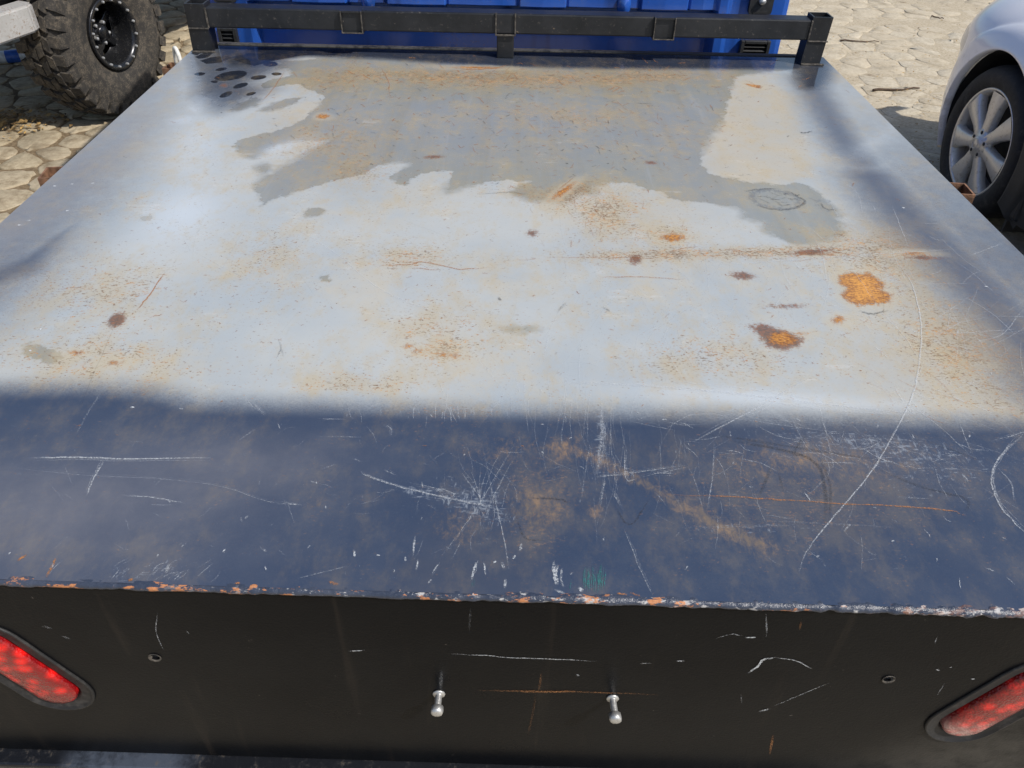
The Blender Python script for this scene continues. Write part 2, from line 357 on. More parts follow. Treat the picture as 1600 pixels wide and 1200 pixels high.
# rust
dens = np.clip(.12+.6*g_ell(760, 122, 260, 18, 2)+.45*g_ell(1010, 118, 120, 14)+.4*g_ell(520, 125, 60, 20)+.3*g_ell(880, 185, 160, 25)+.4*g_ell(520, 220, 90, 40)+.6*g_ell(890, 300, 45, 18, -20)+.55*g_ell(950, 330, 60, 45)+.65*g_ell(1050, 368, 35, 18)+.34*g_ell(690, 520, 75, 60)+.3*g_ell(690, 550, 60, 14)+.3*g_ell(150, 560, 170, 50)+.35*g_ell(150, 450, 130, 60)+.4*g_ell(560, 600, 110, 20)+.42*g_ell(1500, 530, 180, 110, 30)+.45*g_ell(1380, 390, 120, 50)+.55*g_ell(1090, 397, 250, 12, -1)+.4*g_ell(1100, 560, 120, 40)+.45*g_ell(840, 780, 70, 90)+.5*g_ell(640, 400, 70, 25)+.3*g_ell(720, 640, 80, 14)+.35*g_ell(1250, 790, 260, 90)+.4*g_ell(560, 270, 60, 20)+.35*g_ell(820, 300, 60, 18)+.3*g_ell(420, 400, 60, 60), 0, 1)
dens = np.maximum(dens, 0); 
spot = mxs(sd_poly([(1308, 432), (1322, 426), (1345, 428), (1355, 424), (1368, 434), (1384, 444), (1383, 456), (1398, 462), (1390, 476), (1365, 478), (1340, 481), (1322, 472), (1312, 462), (1318, 450), (1308, 444)]), sd_ell(1222, 529, 24, 12, 5), sd_poly([(1230, 522), (1268, 519), (1250, 527), (1235, 531)]),
           sd_ell(700, 553, 26, 4, 8), sd_ell(652, 546, 11, 4), sd_ell(1052, 370, 20, 7), sd_ell(745, 105, 42, 2.0, 1), sd_ell(1177, 135, 14, 2.5, 10), sd_ell(880, 299, 22, 5, -35), sd_ell(120, 553, 14, 4), sd_ell(180, 568, 13, 4), sd_ell(1425, 398, 20, 3),
           sd_ell(505, 182, 11, 4), sd_ell(640, 540, 8, 4), sd_ell(1310, 500, 12, 7))-.002
spotd = mxs(sd_poly([(1168, 508), (1195, 506), (1232, 518), (1256, 528), (1250, 542), (1222, 548), (1198, 542), (1188, 526)]), sd_ell(678, 246, 14, 2.6, -2), sd_ell(1016, 255, 7.5, 2.5, 4), sd_ell(183, 502, 16, 11, -35), sd_ell(1160, 431, 18, 6, 6), sd_ell(1270, 395, 30, 5, -2), sd_ell(993, 405, 10, 8), sd_ell(832, 364, 8, 5), sd_ell(350, 133, 6, 2.5), sd_ell(1440, 404, 22, 3.5), sd_ell(1230, 478, 22, 3), sd_ell(1186, 137, 4, 2))
diag = sd_poly([(905, 705), (925, 708), (1010, 755), (1100, 800), (1170, 835), (1205, 858), (1185, 862), (1120, 830), (1040, 778), (960, 735)])
smear = mxs(.9*sstep(diag, .03), .5*g_ell(840, 790, 60, 70), .45*g_ell(880, 700, 50, 30), .5*g_ell(930, 800, 18, 14), .4*g_ell(1280, 720, 260, 50), .3*g_ell(800, 700, 120, 40), .28*g_ell(500, 790, 40, 20), .35*g_ell(715, 820, 60, 50))
# dark rubbed ring and smears
ring_d = np.maximum(-np.abs(sd_ell(1212, 311, 38, 14, 8))+.006, -np.abs(sd_ell(1290, 320, 14, 8, 20))+.0)
zz = DECKZ+deck_wave(PX, PY)
me = bpy.data.meshes.new('deck_sheet')
idx = np.arange(NX*NY).reshape(NY, NX); q = np.stack([idx[:-1, :-1], idx[:-1, 1:], idx[1:, 1:], idx[1:, :-1]], -1).reshape(-1, 4)
me.vertices.add(NX*NY); me.vertices.foreach_set('co', np.stack([PX, PY, zz], -1).ravel().astype(np.float32))
me.loops.add(q.size); me.loops.foreach_set('vertex_index', q.ravel().astype(np.int32))
me.polygons.add(len(q)); me.polygons.foreach_set('loop_start', np.arange(0, q.size, 4, dtype=np.int32)); me.polygons.foreach_set('loop_total', np.full(len(q), 4, np.int32))
me.update(calc_edges=True)
scuff = np.clip(.75*g_ell(745, 785, 75, 45, 20)+.6*g_ell(640, 765, 70, 14, 12)+.8*g_ell(940, 690, 12, 60)+.5*g_ell(985, 742, 70, 10, -6)+.6*g_ell(1330, 690, 170, 28, 6)+.5*g_ell(1170, 825, 150, 10)+.45*g_ell(700, 640, 140, 12)+.5*g_ell(230, 895, 110, 22, -8)+.35*g_ell(900, 640, 400, 10, 2)+.4*g_ell(1480, 740, 150, 60), 0, 1)
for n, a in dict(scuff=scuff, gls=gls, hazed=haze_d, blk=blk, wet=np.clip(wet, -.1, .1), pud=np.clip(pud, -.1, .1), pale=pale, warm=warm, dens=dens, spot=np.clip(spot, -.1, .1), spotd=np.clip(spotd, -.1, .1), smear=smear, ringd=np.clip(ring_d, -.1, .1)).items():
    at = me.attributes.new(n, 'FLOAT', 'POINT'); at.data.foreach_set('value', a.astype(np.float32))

t = NT('deck_paint'); co = t.coord()
n1 = t.noise(3.2, 5, .6); n2 = t.noise(14, 5, .65); n3 = t.noise(55, 4, .65); n4 = t.noise(420, 2, .6)
stx = t.vscale(co, (1, .55, 1)); sp1 = t.noise(330, 3, .7, t.vscale(co, (.55, 1., 1))); sp2 = t.noise(120, 5, .8, stx, .4); sp3 = t.noise(26, 5, .75, stx); spq = t.noise(150, 4, .75, t.vscale(co, (.45, 1., 1)))
brx = t.vscale(co, (.6, 6, 1)); br = t.noise(18, 4, .7, brx)
edge = t.mul(t.sub(n3, .5), .022)
grey = t.mix(t.step(n1, .3, .7), (.345, .382, .408), (.425, .442, .438))
grey = t.mix(t.mul(t.step(n2, .45, .7), .35), grey, (.46, .455, .415))
wm = t.step(t.add(t.attr('wet'), t.add(t.mul(t.sub(n3, .5), .030), t.mul(t.sub(n2, .5), .05))), t.fmix(t.step(n1, .45, .6), -.002, -.016), t.fmix(t.step(n1, .45, .6), .004, .020))
wet_c = t.mix(t.step(n2, .35, .7), (.252, .268, .264), (.292, .290, .256))
vst = t.noise(9, 4, .65, t.vscale(co, (2.2, .12, 1)))
wet_c = t.mix(t.mul(t.step(vst, .48, .68), .40), wet_c, (.25, .225, .165)); wet_c = t.mix(t.mul(t.step(vst, .42, .30), .35), wet_c, (.34, .36, .37))  # brown streaks, and pale ones painted in for the wall's reflected highlights
c = t.mix(wm, grey, wet_c)
tan = t.step(t.noise(6.5, 6, .72, t.vscale(co, (1., .8, 1), (4, 7, 0))), .47, .72)
c = t.mix(t.mul(tan, .50), c, t.mix(wm, (.48, .42, .31), (.31, .285, .21)))
c = t.mix(t.mul(t.attr('warm'), t.fmix(n2, .25, .95)), c, t.mix(wm, (.44, .375, .265), (.31, .275, .185)))
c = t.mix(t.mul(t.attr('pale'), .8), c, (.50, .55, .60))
# sprayed black, grainy at its fading edge
bk = t.attr('blk'); grain = t.add(t.add(t.mul(t.sub(n1, .5), .5), t.mul(t.sub(n4, .5), .5)), t.add(t.mul(t.sub(n3, .5), .35), t.mul(t.sub(n2, .5), .35)))
edgew = t.mul(t.mul(bk, t.sub(1., bk)), 4.)
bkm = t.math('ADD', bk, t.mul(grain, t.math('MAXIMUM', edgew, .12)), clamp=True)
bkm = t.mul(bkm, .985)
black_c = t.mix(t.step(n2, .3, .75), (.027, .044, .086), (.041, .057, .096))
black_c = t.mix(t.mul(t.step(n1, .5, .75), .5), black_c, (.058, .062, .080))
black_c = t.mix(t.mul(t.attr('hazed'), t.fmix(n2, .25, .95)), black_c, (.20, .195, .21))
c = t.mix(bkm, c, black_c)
c = t.mix(t.mul(t.mul(t.attr('gls'), bkm), .8), c, (.02, .024, .034))
pm = t.step(t.add(t.attr('pud'), t.mul(edge, .35)), -.001, .003)
c = t.mix(pm, c, (.016, .020, .030))
c = t.mix(t.mul(t.step(t.add(t.attr('ringd'), t.mul(t.sub(sp2, .5), .05)), -.004, .006), .65), c, (.14, .15, .16))
# rust: fine specks by density, stains, solid spots
dn = t.math('ADD', t.attr('dens'), t.add(.26, t.mul(t.sub(n2, .5), .85)), clamp=True)
lum = t.sub(1., t.mul(bkm, .75))
sm = t.step(t.add(t.mul(dn, .25), t.sub(sp1, .5)), .225, .31)
sm = t.mx(sm, t.mul(t.step(t.add(t.mul(dn, .24), t.sub(spq, .5)), .24, .34), .8))
st = t.step(t.add(t.mul(dn, .55), t.sub(sp3, .5)), .16, .50)
rust_a = t.mix(t.step(sp2, .4, .62), (.30, .115, .03), (.52, .26, .075))
c = t.mix(t.mul(t.mul(st, .40), lum), c, (.43, .32, .145))
c = t.mix(t.mul(t.mul(sm, .80), lum), c, t.mix(t.step(n3, .45, .6), (.13, .07, .035), rust_a))
smr = t.mul(t.step(t.add(t.attr('smear'), t.mul(t.sub(sp2, .5), 1.5)), .18, .85), .85)
c = t.mix(smr, c, t.mix(t.step(sp3, .4, .65), (.15, .115, .085), (.30, .185, .095)))
halo = t.mul(t.step(t.add(t.attr('spot'), t.mul(t.sub(sp3, .5), .02)), -.022, -.003), .5)
c = t.mix(halo, c, (.45, .40, .30))
sdm = t.step(t.add(t.attr('spotd'), t.add(t.mul(t.sub(sp2, .5), .03), t.mul(t.sub(sp1, .5), .02))), -.005, .007)
c = t.mix(t.mul(sdm, .88), c, t.mix(t.step(sp1, .4, .65), (.085, .05, .04), (.22, .085, .045)))
sbm = t.step(t.add(t.attr('spot'), t.add(t.mul(t.sub(sp2, .5), .035), t.mul(t.sub(sp1, .5), .02))), -.005, .007)
c = t.mix(t.mul(sbm, .93), c, t.mix(t.step(t.add(sp1, t.mul(t.attr('spot'), 6.)), .40, .80), (.19, .068, .022), (.64, .29, .05)))
# pale scuffing on the black
fs1 = t.noise(170, 5, .8, t.vscale(co, (1., .35, 1), (1, 2, 0), (0, 0, .35))); fs2 = t.noise(170, 5, .8, t.vscale(co, (.3, 1., 1), (5, 2, 0), (0, 0, -.12)))
scf = t.step(t.add(t.mx(fs1, fs2), t.mul(t.attr('scuff'), .20)), .655, .76)
c = t.mix(t.mul(t.mul(scf, bkm), .42), c, (.36, .40, .45))
# brushed hairline scuffs
hs = t.step(t.mul(br, t.step(n2, .4, .7)), .47, .58)
c = t.mix(t.mul(t.mul(hs, t.sub(1., bkm)), .16), c, (.62, .65, .68))
rm = t.math('MAXIMUM', t.mx(sm, smr), t.mx(sdm, sbm))
rg = t.fmix(wm, t.fmix(n2, .42, .60), t.fmix(n2, .16, .30)); rg = t.fmix(bkm, rg, t.fmix(n2, .24, .40)); rg = t.fmix(t.attr('gls'), rg, .07); rg = t.fmix(pm, rg, .06); rg = t.fmix(rm, rg, .85)
h = t.add(t.add(t.mul(n3, .35), t.mul(t.mul(t.mx(sdm, sbm), sp1), 9.)), t.add(t.mul(n4, .12), t.mul(rm, .5)))
t.set(col=c, rough=rg, nrm=t.bump(h, .10, .002), spec=.5); M_DECK = t.m
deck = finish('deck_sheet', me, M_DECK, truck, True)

# ---- black paint for the frame work
t = NT('black_frame_paint'); a = t.noise(12, 5, .65); b = t.noise(90, 4, .7); g = t.noise(400, 2)
c = t.mix(t.step(a, .3, .7), (.008, .009, .011), (.020, .021, .024)); c = t.mix(t.mul(t.step(b, .60, .72), .5), c, (.16, .14, .12)); c = t.mix(t.step(t.mul(a, b), .40, .46), c, (.24, .17, .11))
t.set(col=c, rough=t.fmix(a, .30, .55), nrm=t.bump(t.add(b, g), .15, .002)); M_FRAME = t.m
M_WELD = simple('scuffed_weld', (.075, .066, .056), .55, .1, .7, 120, .8)
M_RUSTTUBE = simple('rusty_tube', (.20, .105, .06), .8, .1, .5, 40, .5)
M_DARK = simple('dark_underside', (.02, .02, .021), .7, 0, .3, 20, .2)

# rear panel: face with cut-outs for the two oval lamps and two screw holes
t = NT('rear_panel_paint'); co = t.coord(); a = t.noise(5, 5, .6); b = t.noise(70, 4, .7); g = t.noise(300, 2); x, y, z = t.sep(co)[0], t.sep(co)[1], t.sep(co)[2]
c = t.mix(t.step(a, .3, .7), (.0030, .0035, .0048), (.0065, .0070, .0080))
dust = t.mul(t.step(t.add(x, t.mul(z, -.9)), -.12, .15), t.step(t.add(t.noise(9, 5, .7), t.mul(b, .25)), .42, .85))
c = t.mix(t.mul(dust, .45), c, (.12, .11, .095))
str_ = t.noise(30, 3, .6, t.vscale(co, (1, 1, .08)))
c = t.mix(t.mul(t.step(str_, .60, .75), .10), c, (.10, .075, .055)); c = t.mix(t.mul(t.step(b, .70, .78), .5), c, (.16, .14, .12))
t.set(col=c, rough=t.fmix(a, .22, .38), spec=.08, nrm=t.bump(t.add(t.mul(b, .5), t.add(g, t.mul(a, 3.))), .10, .002)); M_REAR = t.m
FZ0, FZ1 = .508, .8935
def lamp_axis(a, b):
    A0, B0 = on_rear(a, -.006), on_rear(b, -.006); d = np.array([B0[0]-A0[0], B0[2]-A0[2]]); d /= np.linalg.norm(d); return (A0[0], A0[2]), (float(d[0]), float(d[1]))
TL = [lamp_axis((82, 1083), (0, 1030))+(-1,), lamp_axis((1512, 1135), (1600, 1086))+(1,)]          # bottom-end centre, axis direction
def capsule(c, d, L, r, n=14):
    px, pz = -d[1], d[0]; out = []
    for k in range(n+1):
        a = math.pi*k/n; ca, sa = math.cos(a), math.sin(a); out.append((c[0]+r*(-px*ca-d[0]*sa), c[1]+r*(-pz*ca-d[1]*sa)))
    e = (c[0]+d[0]*L, c[1]+d[1]*L)
    for k in range(n+1):
        a = math.pi*k/n; ca, sa = math.cos(a), math.sin(a); out.append((e[0]+r*(px*ca+d[0]*sa), e[1]+r*(pz*ca+d[1]*sa)))
    return out
cu = bpy.data.curves.new('rear_panel', 'CURVE'); cu.dimensions = '2D'; cu.fill_mode = 'BOTH'; cu.extrude = .0015
def spl(pts):
    s = cu.splines.new('POLY'); s.points.add(len(pts)-1); s.use_cyclic_u = True
    for k, p in enumerate(pts): s.points[k].co = (p[0], p[1], 0, 1)
spl([(XL, FZ0), (XR, FZ0), (XR, FZ1), (XL, FZ1)])
LAMP_L = .105
for c0, d0, sg in TL: spl(capsule(c0, d0, LAMP_L, .049))
holes = [on_rear((242, 1027)), on_rear((1388, 1061))]
for hq in holes: spl([(hq[0]+.006*math.cos(k*.5236), hq[2]+.0055*math.sin(k*.5236)) for k in range(12)])
co_ = bpy.data.objects.new('tmp', cu); COL.objects.link(co_); bpy.context.view_layer.update()
me = bpy.data.meshes.new_from_object(co_.evaluated_get(bpy.context.evaluated_depsgraph_get())); me.name = 'rear_panel'; bpy.data.objects.remove(co_)
for v in me.vertices: x, y, z = v.co; v.co = (x, yr(x)+z+.0015, y)
me.materials.clear(); rear = finish('rear_panel', me, M_REAR, truck)
for hq in holes:
    vs, fs = lathe([(.0001, .022), (.0058, .022), (.0058, 0), (.0075, -.0016), (.0080, -.0006)], 14)
    o = mesh_obj('screw_hole', [(v[1]+hq[0], v[0]+yr(hq[0]), v[2]+hq[2]) for v in vs], fs, M_WELD, rear, True)
# oval lamps
t = NT('lamp_rubber'); b = t.noise(60, 4, .7); c = t.mix(t.step(b, .45, .75), (.012, .012, .013), (.045, .042, .040)); t.set(col=c, rough=.6, nrm=t.bump(b, .2, .002)); M_RUBBER = t.m
t = NT('red_lens'); co = t.coord(); vo = t.voro(60, t.vscale(co, (1, .3, 1))); vb = t.voro(320, co); b = t.noise(45, 4, .7); big = t.noise(22, 3, .6)
c = t.mix(t.step(t.add(vo.outputs['Distance'], t.mul(big, .6)), .35, .95), (.80, .010, .008), (.20, .004, .006))
c = t.mix(t.mul(t.step(b, .58, .78), .22), c, (.60, .10, .08))
zx = t.sep(co); low = t.mul(t.step(zx[2], .69, .64), t.step(zx[0], .3, .5)); c = t.mix(t.mul(low, t.step(b, .34, .6, (.25, .9))), c, (.62, .42, .37))
t.set(col=c, rough=.22, coat=.35, coatr=.15, nrm=t.bump(t.add(vb.outputs['Distance'], t.mul(vo.outputs['Distance'], 1.4)), .3, .003)); M_LENS = t.m
for c0, d0, sg in TL:
    lab = 'red oval lamp at the left end of the rear panel' if sg < 0 else 'red oval lamp with whitish dusty lower end, at the right of the rear panel'
    n = len(capsule(c0, d0, LAMP_L, .05)); vs, fs = [], []
    prof = [(.0490, .0), (.0495, -.0018), (.0480, -.003), (.0465, -.0028), (.045, -.0005), (.034, -.0010), (.0315, .001), (.029, .004), (.0285, .03), (.048, .03)]
    for r, dy in prof:
        for p in capsule(c0, d0, LAMP_L, r): vs.append((p[0], yr(p[0])+dy, p[1]))
    for k in range(len(prof)-1):
        for i in range(n): fs.append((k*n+i, k*n+(i+1) % n, (k+1)*n+(i+1) % n, (k+1)*n+i))
    g = mesh_obj('tail_light', vs, fs, M_RUBBER, truck, True); g['label'] = lab
    vs, fs = [], []; prof = [(.0284, .012), (.0284, -.002), (.0272, -.0048), (.024, -.0064), (.017, -.0078), (.008, -.0084), (.002, -.0086)]
    for r, dy in prof:
        for p in capsule(c0, d0, LAMP_L, r): vs.append((p[0], yr(p[0])+dy, p[1]))
    for k in range(len(prof)-1):
        for i in range(n): fs.append((k*n+i, k*n+(i+1) % n, (k+1)*n+(i+1) % n, (k+1)*n+i))
    fs.append(tuple((len(prof)-1)*n+i for i in range(n)))
    mesh_obj('lens', vs, fs, M_LENS, g, True)
# two bolts sticking out of the rear panel
t = NT('zinc_bolt'); b = t.noise(300, 3); t.set(col=t.mix(b, (.42, .42, .42), (.66, .66, .65)), rough=t.fmix(b, .30, .55), metal=.7, nrm=t.bump(b, .2, .001)); M_ZINC = t.m
for px, ln, tilt in (((686, 1083), .027, -.03), ((957, 1090), .030, .05)):
    p = on_rear(px); prof = [(.0001, 0), (.0078, 0), (.0080, .0012), (.0076, .0022), (.0040, .0024)]
    xx = .0030
    while xx < ln-.011: prof += [(.0036, xx), (.0044, xx+.0008)]; xx += .0016
    prof += [(.0042, ln-.010), (.0076, ln-.0098), (.0078, ln-.0035), (.0068, ln-.001), (.004, ln-.0004), (.0001, ln)]
    vs, fs = lathe(prof, 10)
    o = mesh_obj('bolt', [(v[1]+p[0]+tilt*v[0], yr(p[0])-v[0]-.0002, v[2]+p[2]-.06*v[0]) for v in vs], fs, M_ZINC, truck, True)
    o['label'] = 'bolt with visible thread, left one of the two' if px[0] < 800 else 'bolt leaning slightly right, right one of the two'

# folded rear edge: chipped paint on the left, lumpy weld bead on the right
t = NT('chipped_edge'); co = t.coord(); st2 = t.vscale(co, (1, 2.2, 2.2)); a = t.noise(55, 5, .7, st2); b = t.noise(20, 4, .7, st2); x = t.sep(co)[0]; f = t.noise(230, 3)
c = t.mix(t.step(t.noise(8, 3), .3, .7), (.030, .040, .066), (.052, .062, .09))
dk = t.step(x, -.65, -.30)
rr = t.step(t.add(a, t.mul(t.sub(b, .5), .8)), .56, .64); ww = t.mul(t.step(t.add(t.noise(75, 5, .7, t.vscale(co, (1, 2, 2), (3, 1, 2))), t.mul(t.sub(b, .5), .7)), .58, .66), t.step(x, -.45, -.10))
rr = t.mul(rr, t.step(x, .50, .25, (.25, 1.)))
c = t.mix(t.mul(ww, .7), c, (.60, .58, .56)); c = t.mix(t.mul(rr, .9), c, t.mix(f, (.36, .13, .045), (.62, .27, .11)))
t.set(col=c, rough=t.fmix(t.mx(rr, ww), .28, .8), metal=0, nrm=t.bump(t.add(a, t.mul(f, .4)), .5, .004)); M_EDGE = t.m
vs, fs = [], []; NE = 640; NK = 10
from mathutils import noise as mn
for i in range(NE):
    x = XL+(XR-XL)*i/(NE-1); rgt = min(1, max(0, (x-.05)/.35))
    rr = .0052+.0012*mn.noise((x*30, 0, 0))+.0010*mn.noise((x*110, 3, 0))+rgt*(.0020*mn.noise((x*75, 7, 1))+.0012*abs(mn.noise((x*160, 2, 5))))
    cyy = yr(x)+.0015+.0012*mn.noise((x*7, 9, 0)); cz = DECKZ-.0050+.0010*mn.noise((x*5, 1, 4))
    for k in range(NK):
        a = R(60)+R(190)*k/(NK-1); vs.append((x, cyy+rr*1.15*math.cos(a), cz+rr*.95*math.sin(a)))
for i in range(NE-1):
    for k in range(NK-1): fs.append((i*NK+k, i*NK+k+1, (i+1)*NK+k+1, (i+1)*NK+k))
mesh_obj('rear_edge', vs, fs, M_EDGE, truck, True)
# ledge under the rear panel
t = NT('ledge_paint'); co = t.coord(); a = t.noise(9, 5, .7); x = t.sep(co)[0]; b = t.noise(80, 4, .7)
c = t.mix(t.step(b, .5, .72), (.007, .008, .011), (.025, .025, .027))
sc = t.mul(t.mul(t.step(x, -.62, -.58), t.step(x, -.40, -.46)), t.step(t.add(a, t.mul(b, .3)), .42, .7)); c = t.mix(t.mul(sc, .55), c, (.09, .11, .15))
c = t.mix(t.mul(t.step(b, .60, .7), .4), c, (.10, .08, .06)); t.set(col=c, rough=.4, nrm=t.bump(b, .2, .002)); M_LEDGE = t.m
ldg = box('rear_ledge', ((XL+XR)/2, .006, .505-.03), (XR-XL, .055, .06), M_LEDGE, truck, .004)
for v in ldg.data.vertices: v.co.y += yr(v.co.x)

# sides, underside, chassis
box('deck_frame', ((XL+XR)/2, (YR+YF)/2+.018, .858), (XR-XL-.006, YF-YR-.040, .066), M_FRAME, truck)
for sx in (-1, 1):
    x = XL+.0 if sx < 0 else XR
    box('side_skirt', (x-sx*.006, (YR+YF)/2+.014, .72), (.010, YF-YR-.05, .20), M_FRAME, truck, .002)
    box('chassis_rail', (sx*.38, 2.85, .64), (.07, 4.5, .15), M_DARK, truck, .006)

# headboard rail
YH = 2.392; RT, RB, TW = 1.0235, .968, .057
head = box('headboard_rail', ((-.888+.862)/2, YH+TW/2+.002, (RT+RB)/2), (.888+.862, TW, RT-RB), M_FRAME, truck, .004)
def sq_tube(name, c, half, z0, z1, mat, parent, wall=.0045, slant=(0, 0)):
    bm = bmesh.new(); loops = []
    for (r, z) in ((half, z0), (half, z1), (half-wall, z1), (half-wall, z0+.004)):
        k = (z-z0)/(z1-z0); loops.append([bm.verts.new((c[0]+sx*r+slant[0]*(1-k), c[1]+sy*r+slant[1]*(1-k), z)) for sx, sy in ((-1, -1), (1, -1), (1, 1), (-1, 1))])
    for L in range(3):
        for k in range(4): bm.faces.new((loops[L][k], loops[L][(k+1) % 4], loops[L+1][(k+1) % 4], loops[L+1][k]))
    bm.faces.new(loops[3]); return bm_obj(name, bm, mat, parent)
for cx, sl in ((-.9155, (-.004, 0)), (.890, (-.006, 0))):
    p = sq_tube('headboard_post', (cx, YH+TW/2), TW/2, .899, RT+.009, M_FRAME, truck, slant=sl)
    bm = bmesh.new(); add_box(bm, (cx, YH-.0015, RB-.001), (TW+.002, .005, .004), .0015); add_box(bm, (cx-math.copysign(TW/2+.001, cx), YH-.001, (RT+RB)/2), (.005, .005, RT-RB), .0015)
    bm_obj('weld_seam', bm, M_WELD, p)
    bm = bmesh.new(); add_box(bm, (cx, YH-.002, .902), (TW+.012, .008, .006), .002); bm_obj('weld_seam', bm, M_WELD, p)
cx = -.0235
p = box('headboard_post', (cx, YH+TW/2+.001, .9405), (.050, TW-.008, .083), M_FRAME, truck, .003)
bm = bmesh.new()
for xx in (-.028, .028): add_box(bm, (cx+xx, YH-.001, (RT+RB)/2), (.0045, .006, RT-RB+.006), .0015)
add_box(bm, (cx, YH-.001, RB-.002), (.06, .006, .0045), .0015); bm_obj('weld_seam', bm, M_WELD, p)
for px0, px1 in ((533, 567), (1022, 1056)):            # square stub tubes welded through the rail, open towards the back
    a0, a1 = on_y((px0, 34), YH)[0], on_y((px1, 34), YH)[0]; cxx = (a0+a1)/2; hw = (a1-a0)/2; zc = (RT+RB)/2-.002; hh = .0305
    bm = bmesh.new(); loops = []
    for (r, dy) in ((0, .02), (0, -.009), (.0045, -.009), (.0045, -.002)):
        loops.append([bm.verts.new((cxx+sx*(hw-r), YH+dy, zc+sz*(hh-r))) for sx, sz in ((-1, -1), (1, -1), (1, 1), (-1, 1))])
    for L in range(3):
        for k in range(4): bm.faces.new((loops[L][k], loops[L][(k+1) % 4], loops[L+1][(k+1) % 4], loops[L+1][k]))
    bm.faces.new(loops[3]); p = bm_obj('stub_tube', bm, M_FRAME, truck)
    bm = bmesh.new()
    for sx in (-1, 1): add_box(bm, (cxx+sx*(hw-.002), YH-.0105, zc), (.0035, .003, hh*2), .001)
    add_box(bm, (cxx, YH-.0105, zc-hh+.002), (hw*2, .003, .0035), .001); bm_obj('weld_seam', bm, M_WELD, p)
# dusty front lip of the deck
t = NT('dusty_lip'); b = t.noise(70, 5, .7); a = t.noise(9, 4, .7); x = t.sep(t.coord())[0]
dm = t.mul(t.step(t.add(a, t.mul(b, .5)), .55, .85), t.step(x, .38, .18)); t.set(col=t.mix(dm, (.03, .03, .035), (.50, .40, .28)), rough=.7, nrm=t.bump(b, .4, .003)); M_LIP = t.m
box('front_lip', (-.02, YF+.006, .897), (1.83, .022, .012), M_LIP, truck, .002)

# stake pockets on the sides, rusty open square tubes
for name, c, ang in (('stake_pocket', (-1.010, 1.625), 8), ('stake_pocket', (-1.005, 2.385), -6), ('stake_pocket', (1.003, 1.635), -4)):
    o = sq_tube(name, (0, 0), .031, -.10, 0, M_RUSTTUBE, None, .004)
    o.parent = truck; o.location = (c[0], c[1]-1.45, .862); o.rotation_euler = (0, 0, R(ang))
# white cable loop on the far left pocket
pts = []
for k in range(15):
    a = math.pi*k/14; pts.append((-.985-.012*math.cos(a)*1.3, 2.36+.02*math.cos(a), .865+.055*math.sin(a)))
vs, fs = tube_pts(pts, .006, 8)
M_CABLE = simple('white_cable', (.62, .60, .55), .5, 0, .15, 80, .1)
o = mesh_obj('cable_loop', vs, fs, M_CABLE, truck, True); o['label'] = 'white cable loop on the side pocket'

# ---- blue cab rear wall
t = NT('blue_cab_paint'); a = t.noise(4, 4, .6); b = t.noise(90, 4, .7); sv = t.noise(10, 3, .6, t.vscale(t.coord(), (1, 1, .15)))
c = t.mix(t.step(a, .3, .7), (.016, .082, .38), (.030, .115, .47)); c = t.mix(t.mul(t.step(sv, .58, .78), .35), c, (.10, .17, .36)); c = t.mix(t.mul(t.step(sv, .46, .30), .6), c, (.010, .028, .11)); z = t.sep(t.coord())[2]; c = t.mix(t.mul(t.step(t.add(b, t.mul(a, .6)), .92, 1.05), .5), c, (.12, .10, .09))  # dark upright streaks painted in for the ribs' missing shading
t.set(col=c, rough=t.fmix(a, .18, .32), coat=.5, coatr=.1, nrm=t.bump(t.add(t.mul(a, 4.), b), .10, .003)); M_BLUE = t.m
M_VENT = simple('black_plastic', (.02, .021, .023), .55, 0, .3, 60, .2)
CY = 2.62; CL, CR = -.965, .862; CTOP = 1.72
def cabx(px, py=30): return on_y((px, py), CY)[0]
zs_ = [.45, .60, .80, .955, .985, 1.0, 1.06, 1.25, 1.26]
grooves = [cabx(v, 3) for v in (455, 543, 603, 698, 810, 886, 1000, 1077)]
gl, gr = cabx(398, 40), cabx(1112, 60)
xs_ = [CL, CL+.006, gl-.02, gl-.006]; zone = [0, 0, 0, 0]
segs = sorted([gl]+grooves+[gr]); cols = [(CL, .03, 0), (CL+.012, .004, 0), (gl-.012, .0, 0), (gl, .0, 1)]
for k in range(len(segs)-1):
    a0, a1 = segs[k], segs[k+1]; rise = -.010 if k % 2 else 0.0
    if k: cols += [(a0-.005, (-.010 if (k-1) % 2 else 0.0), 1), (a0-.002, .006, 1), (a0+.002, .006, 1), (a0+.005, rise, 1)]
    else: cols += [(a0+.012, rise, 1)]
    cols += [(a0*.5+a1*.5, rise-.004, 1)]
cols += [(gr-.005, 0, 1), (gr+.004, -.012, 0), (gr+.03, -.014, 0), (gr+.045, 0, 0), (CR-.02, .0, 0), (CR-.004, .006, 0), (CR, .03, 0), (CR, .5, 0)]
cols = [(CL, .5, 0)]+cols
def rec(z, zn):   # lower centre of the wall is set back under the pressed panel, deepened to put it in shade
    if not zn: return 0.
    k = min(1, max(0, (.992-z)/.03)); return .13*k
zrow = [.45, .70, .90, .95, .962, .972, .982, .992, 1.0, 1.03, 1.10, 1.2, 1.28]
vs, fs = [], []; nc = len(cols)
for z in zrow:
    for (x, d, zn) in cols: vs.append((x, CY+d*(1+2.5*rec(z, zn)/.13)+rec(z, zn), z))
for j in range(len(zrow)-1):
    for i in range(nc-1): fs.append((j*nc+i, j*nc+i+1, (j+1)*nc+i+1, (j+1)*nc+i))
cab = mesh_obj('cab_wall', vs, fs, M_BLUE, truck)
bv = cab.modifiers.new('b', 'BEVEL'); bv.width = .002; bv.segments = 1; bv.limit_method = 'ANGLE'; bv.angle_limit = R(40)
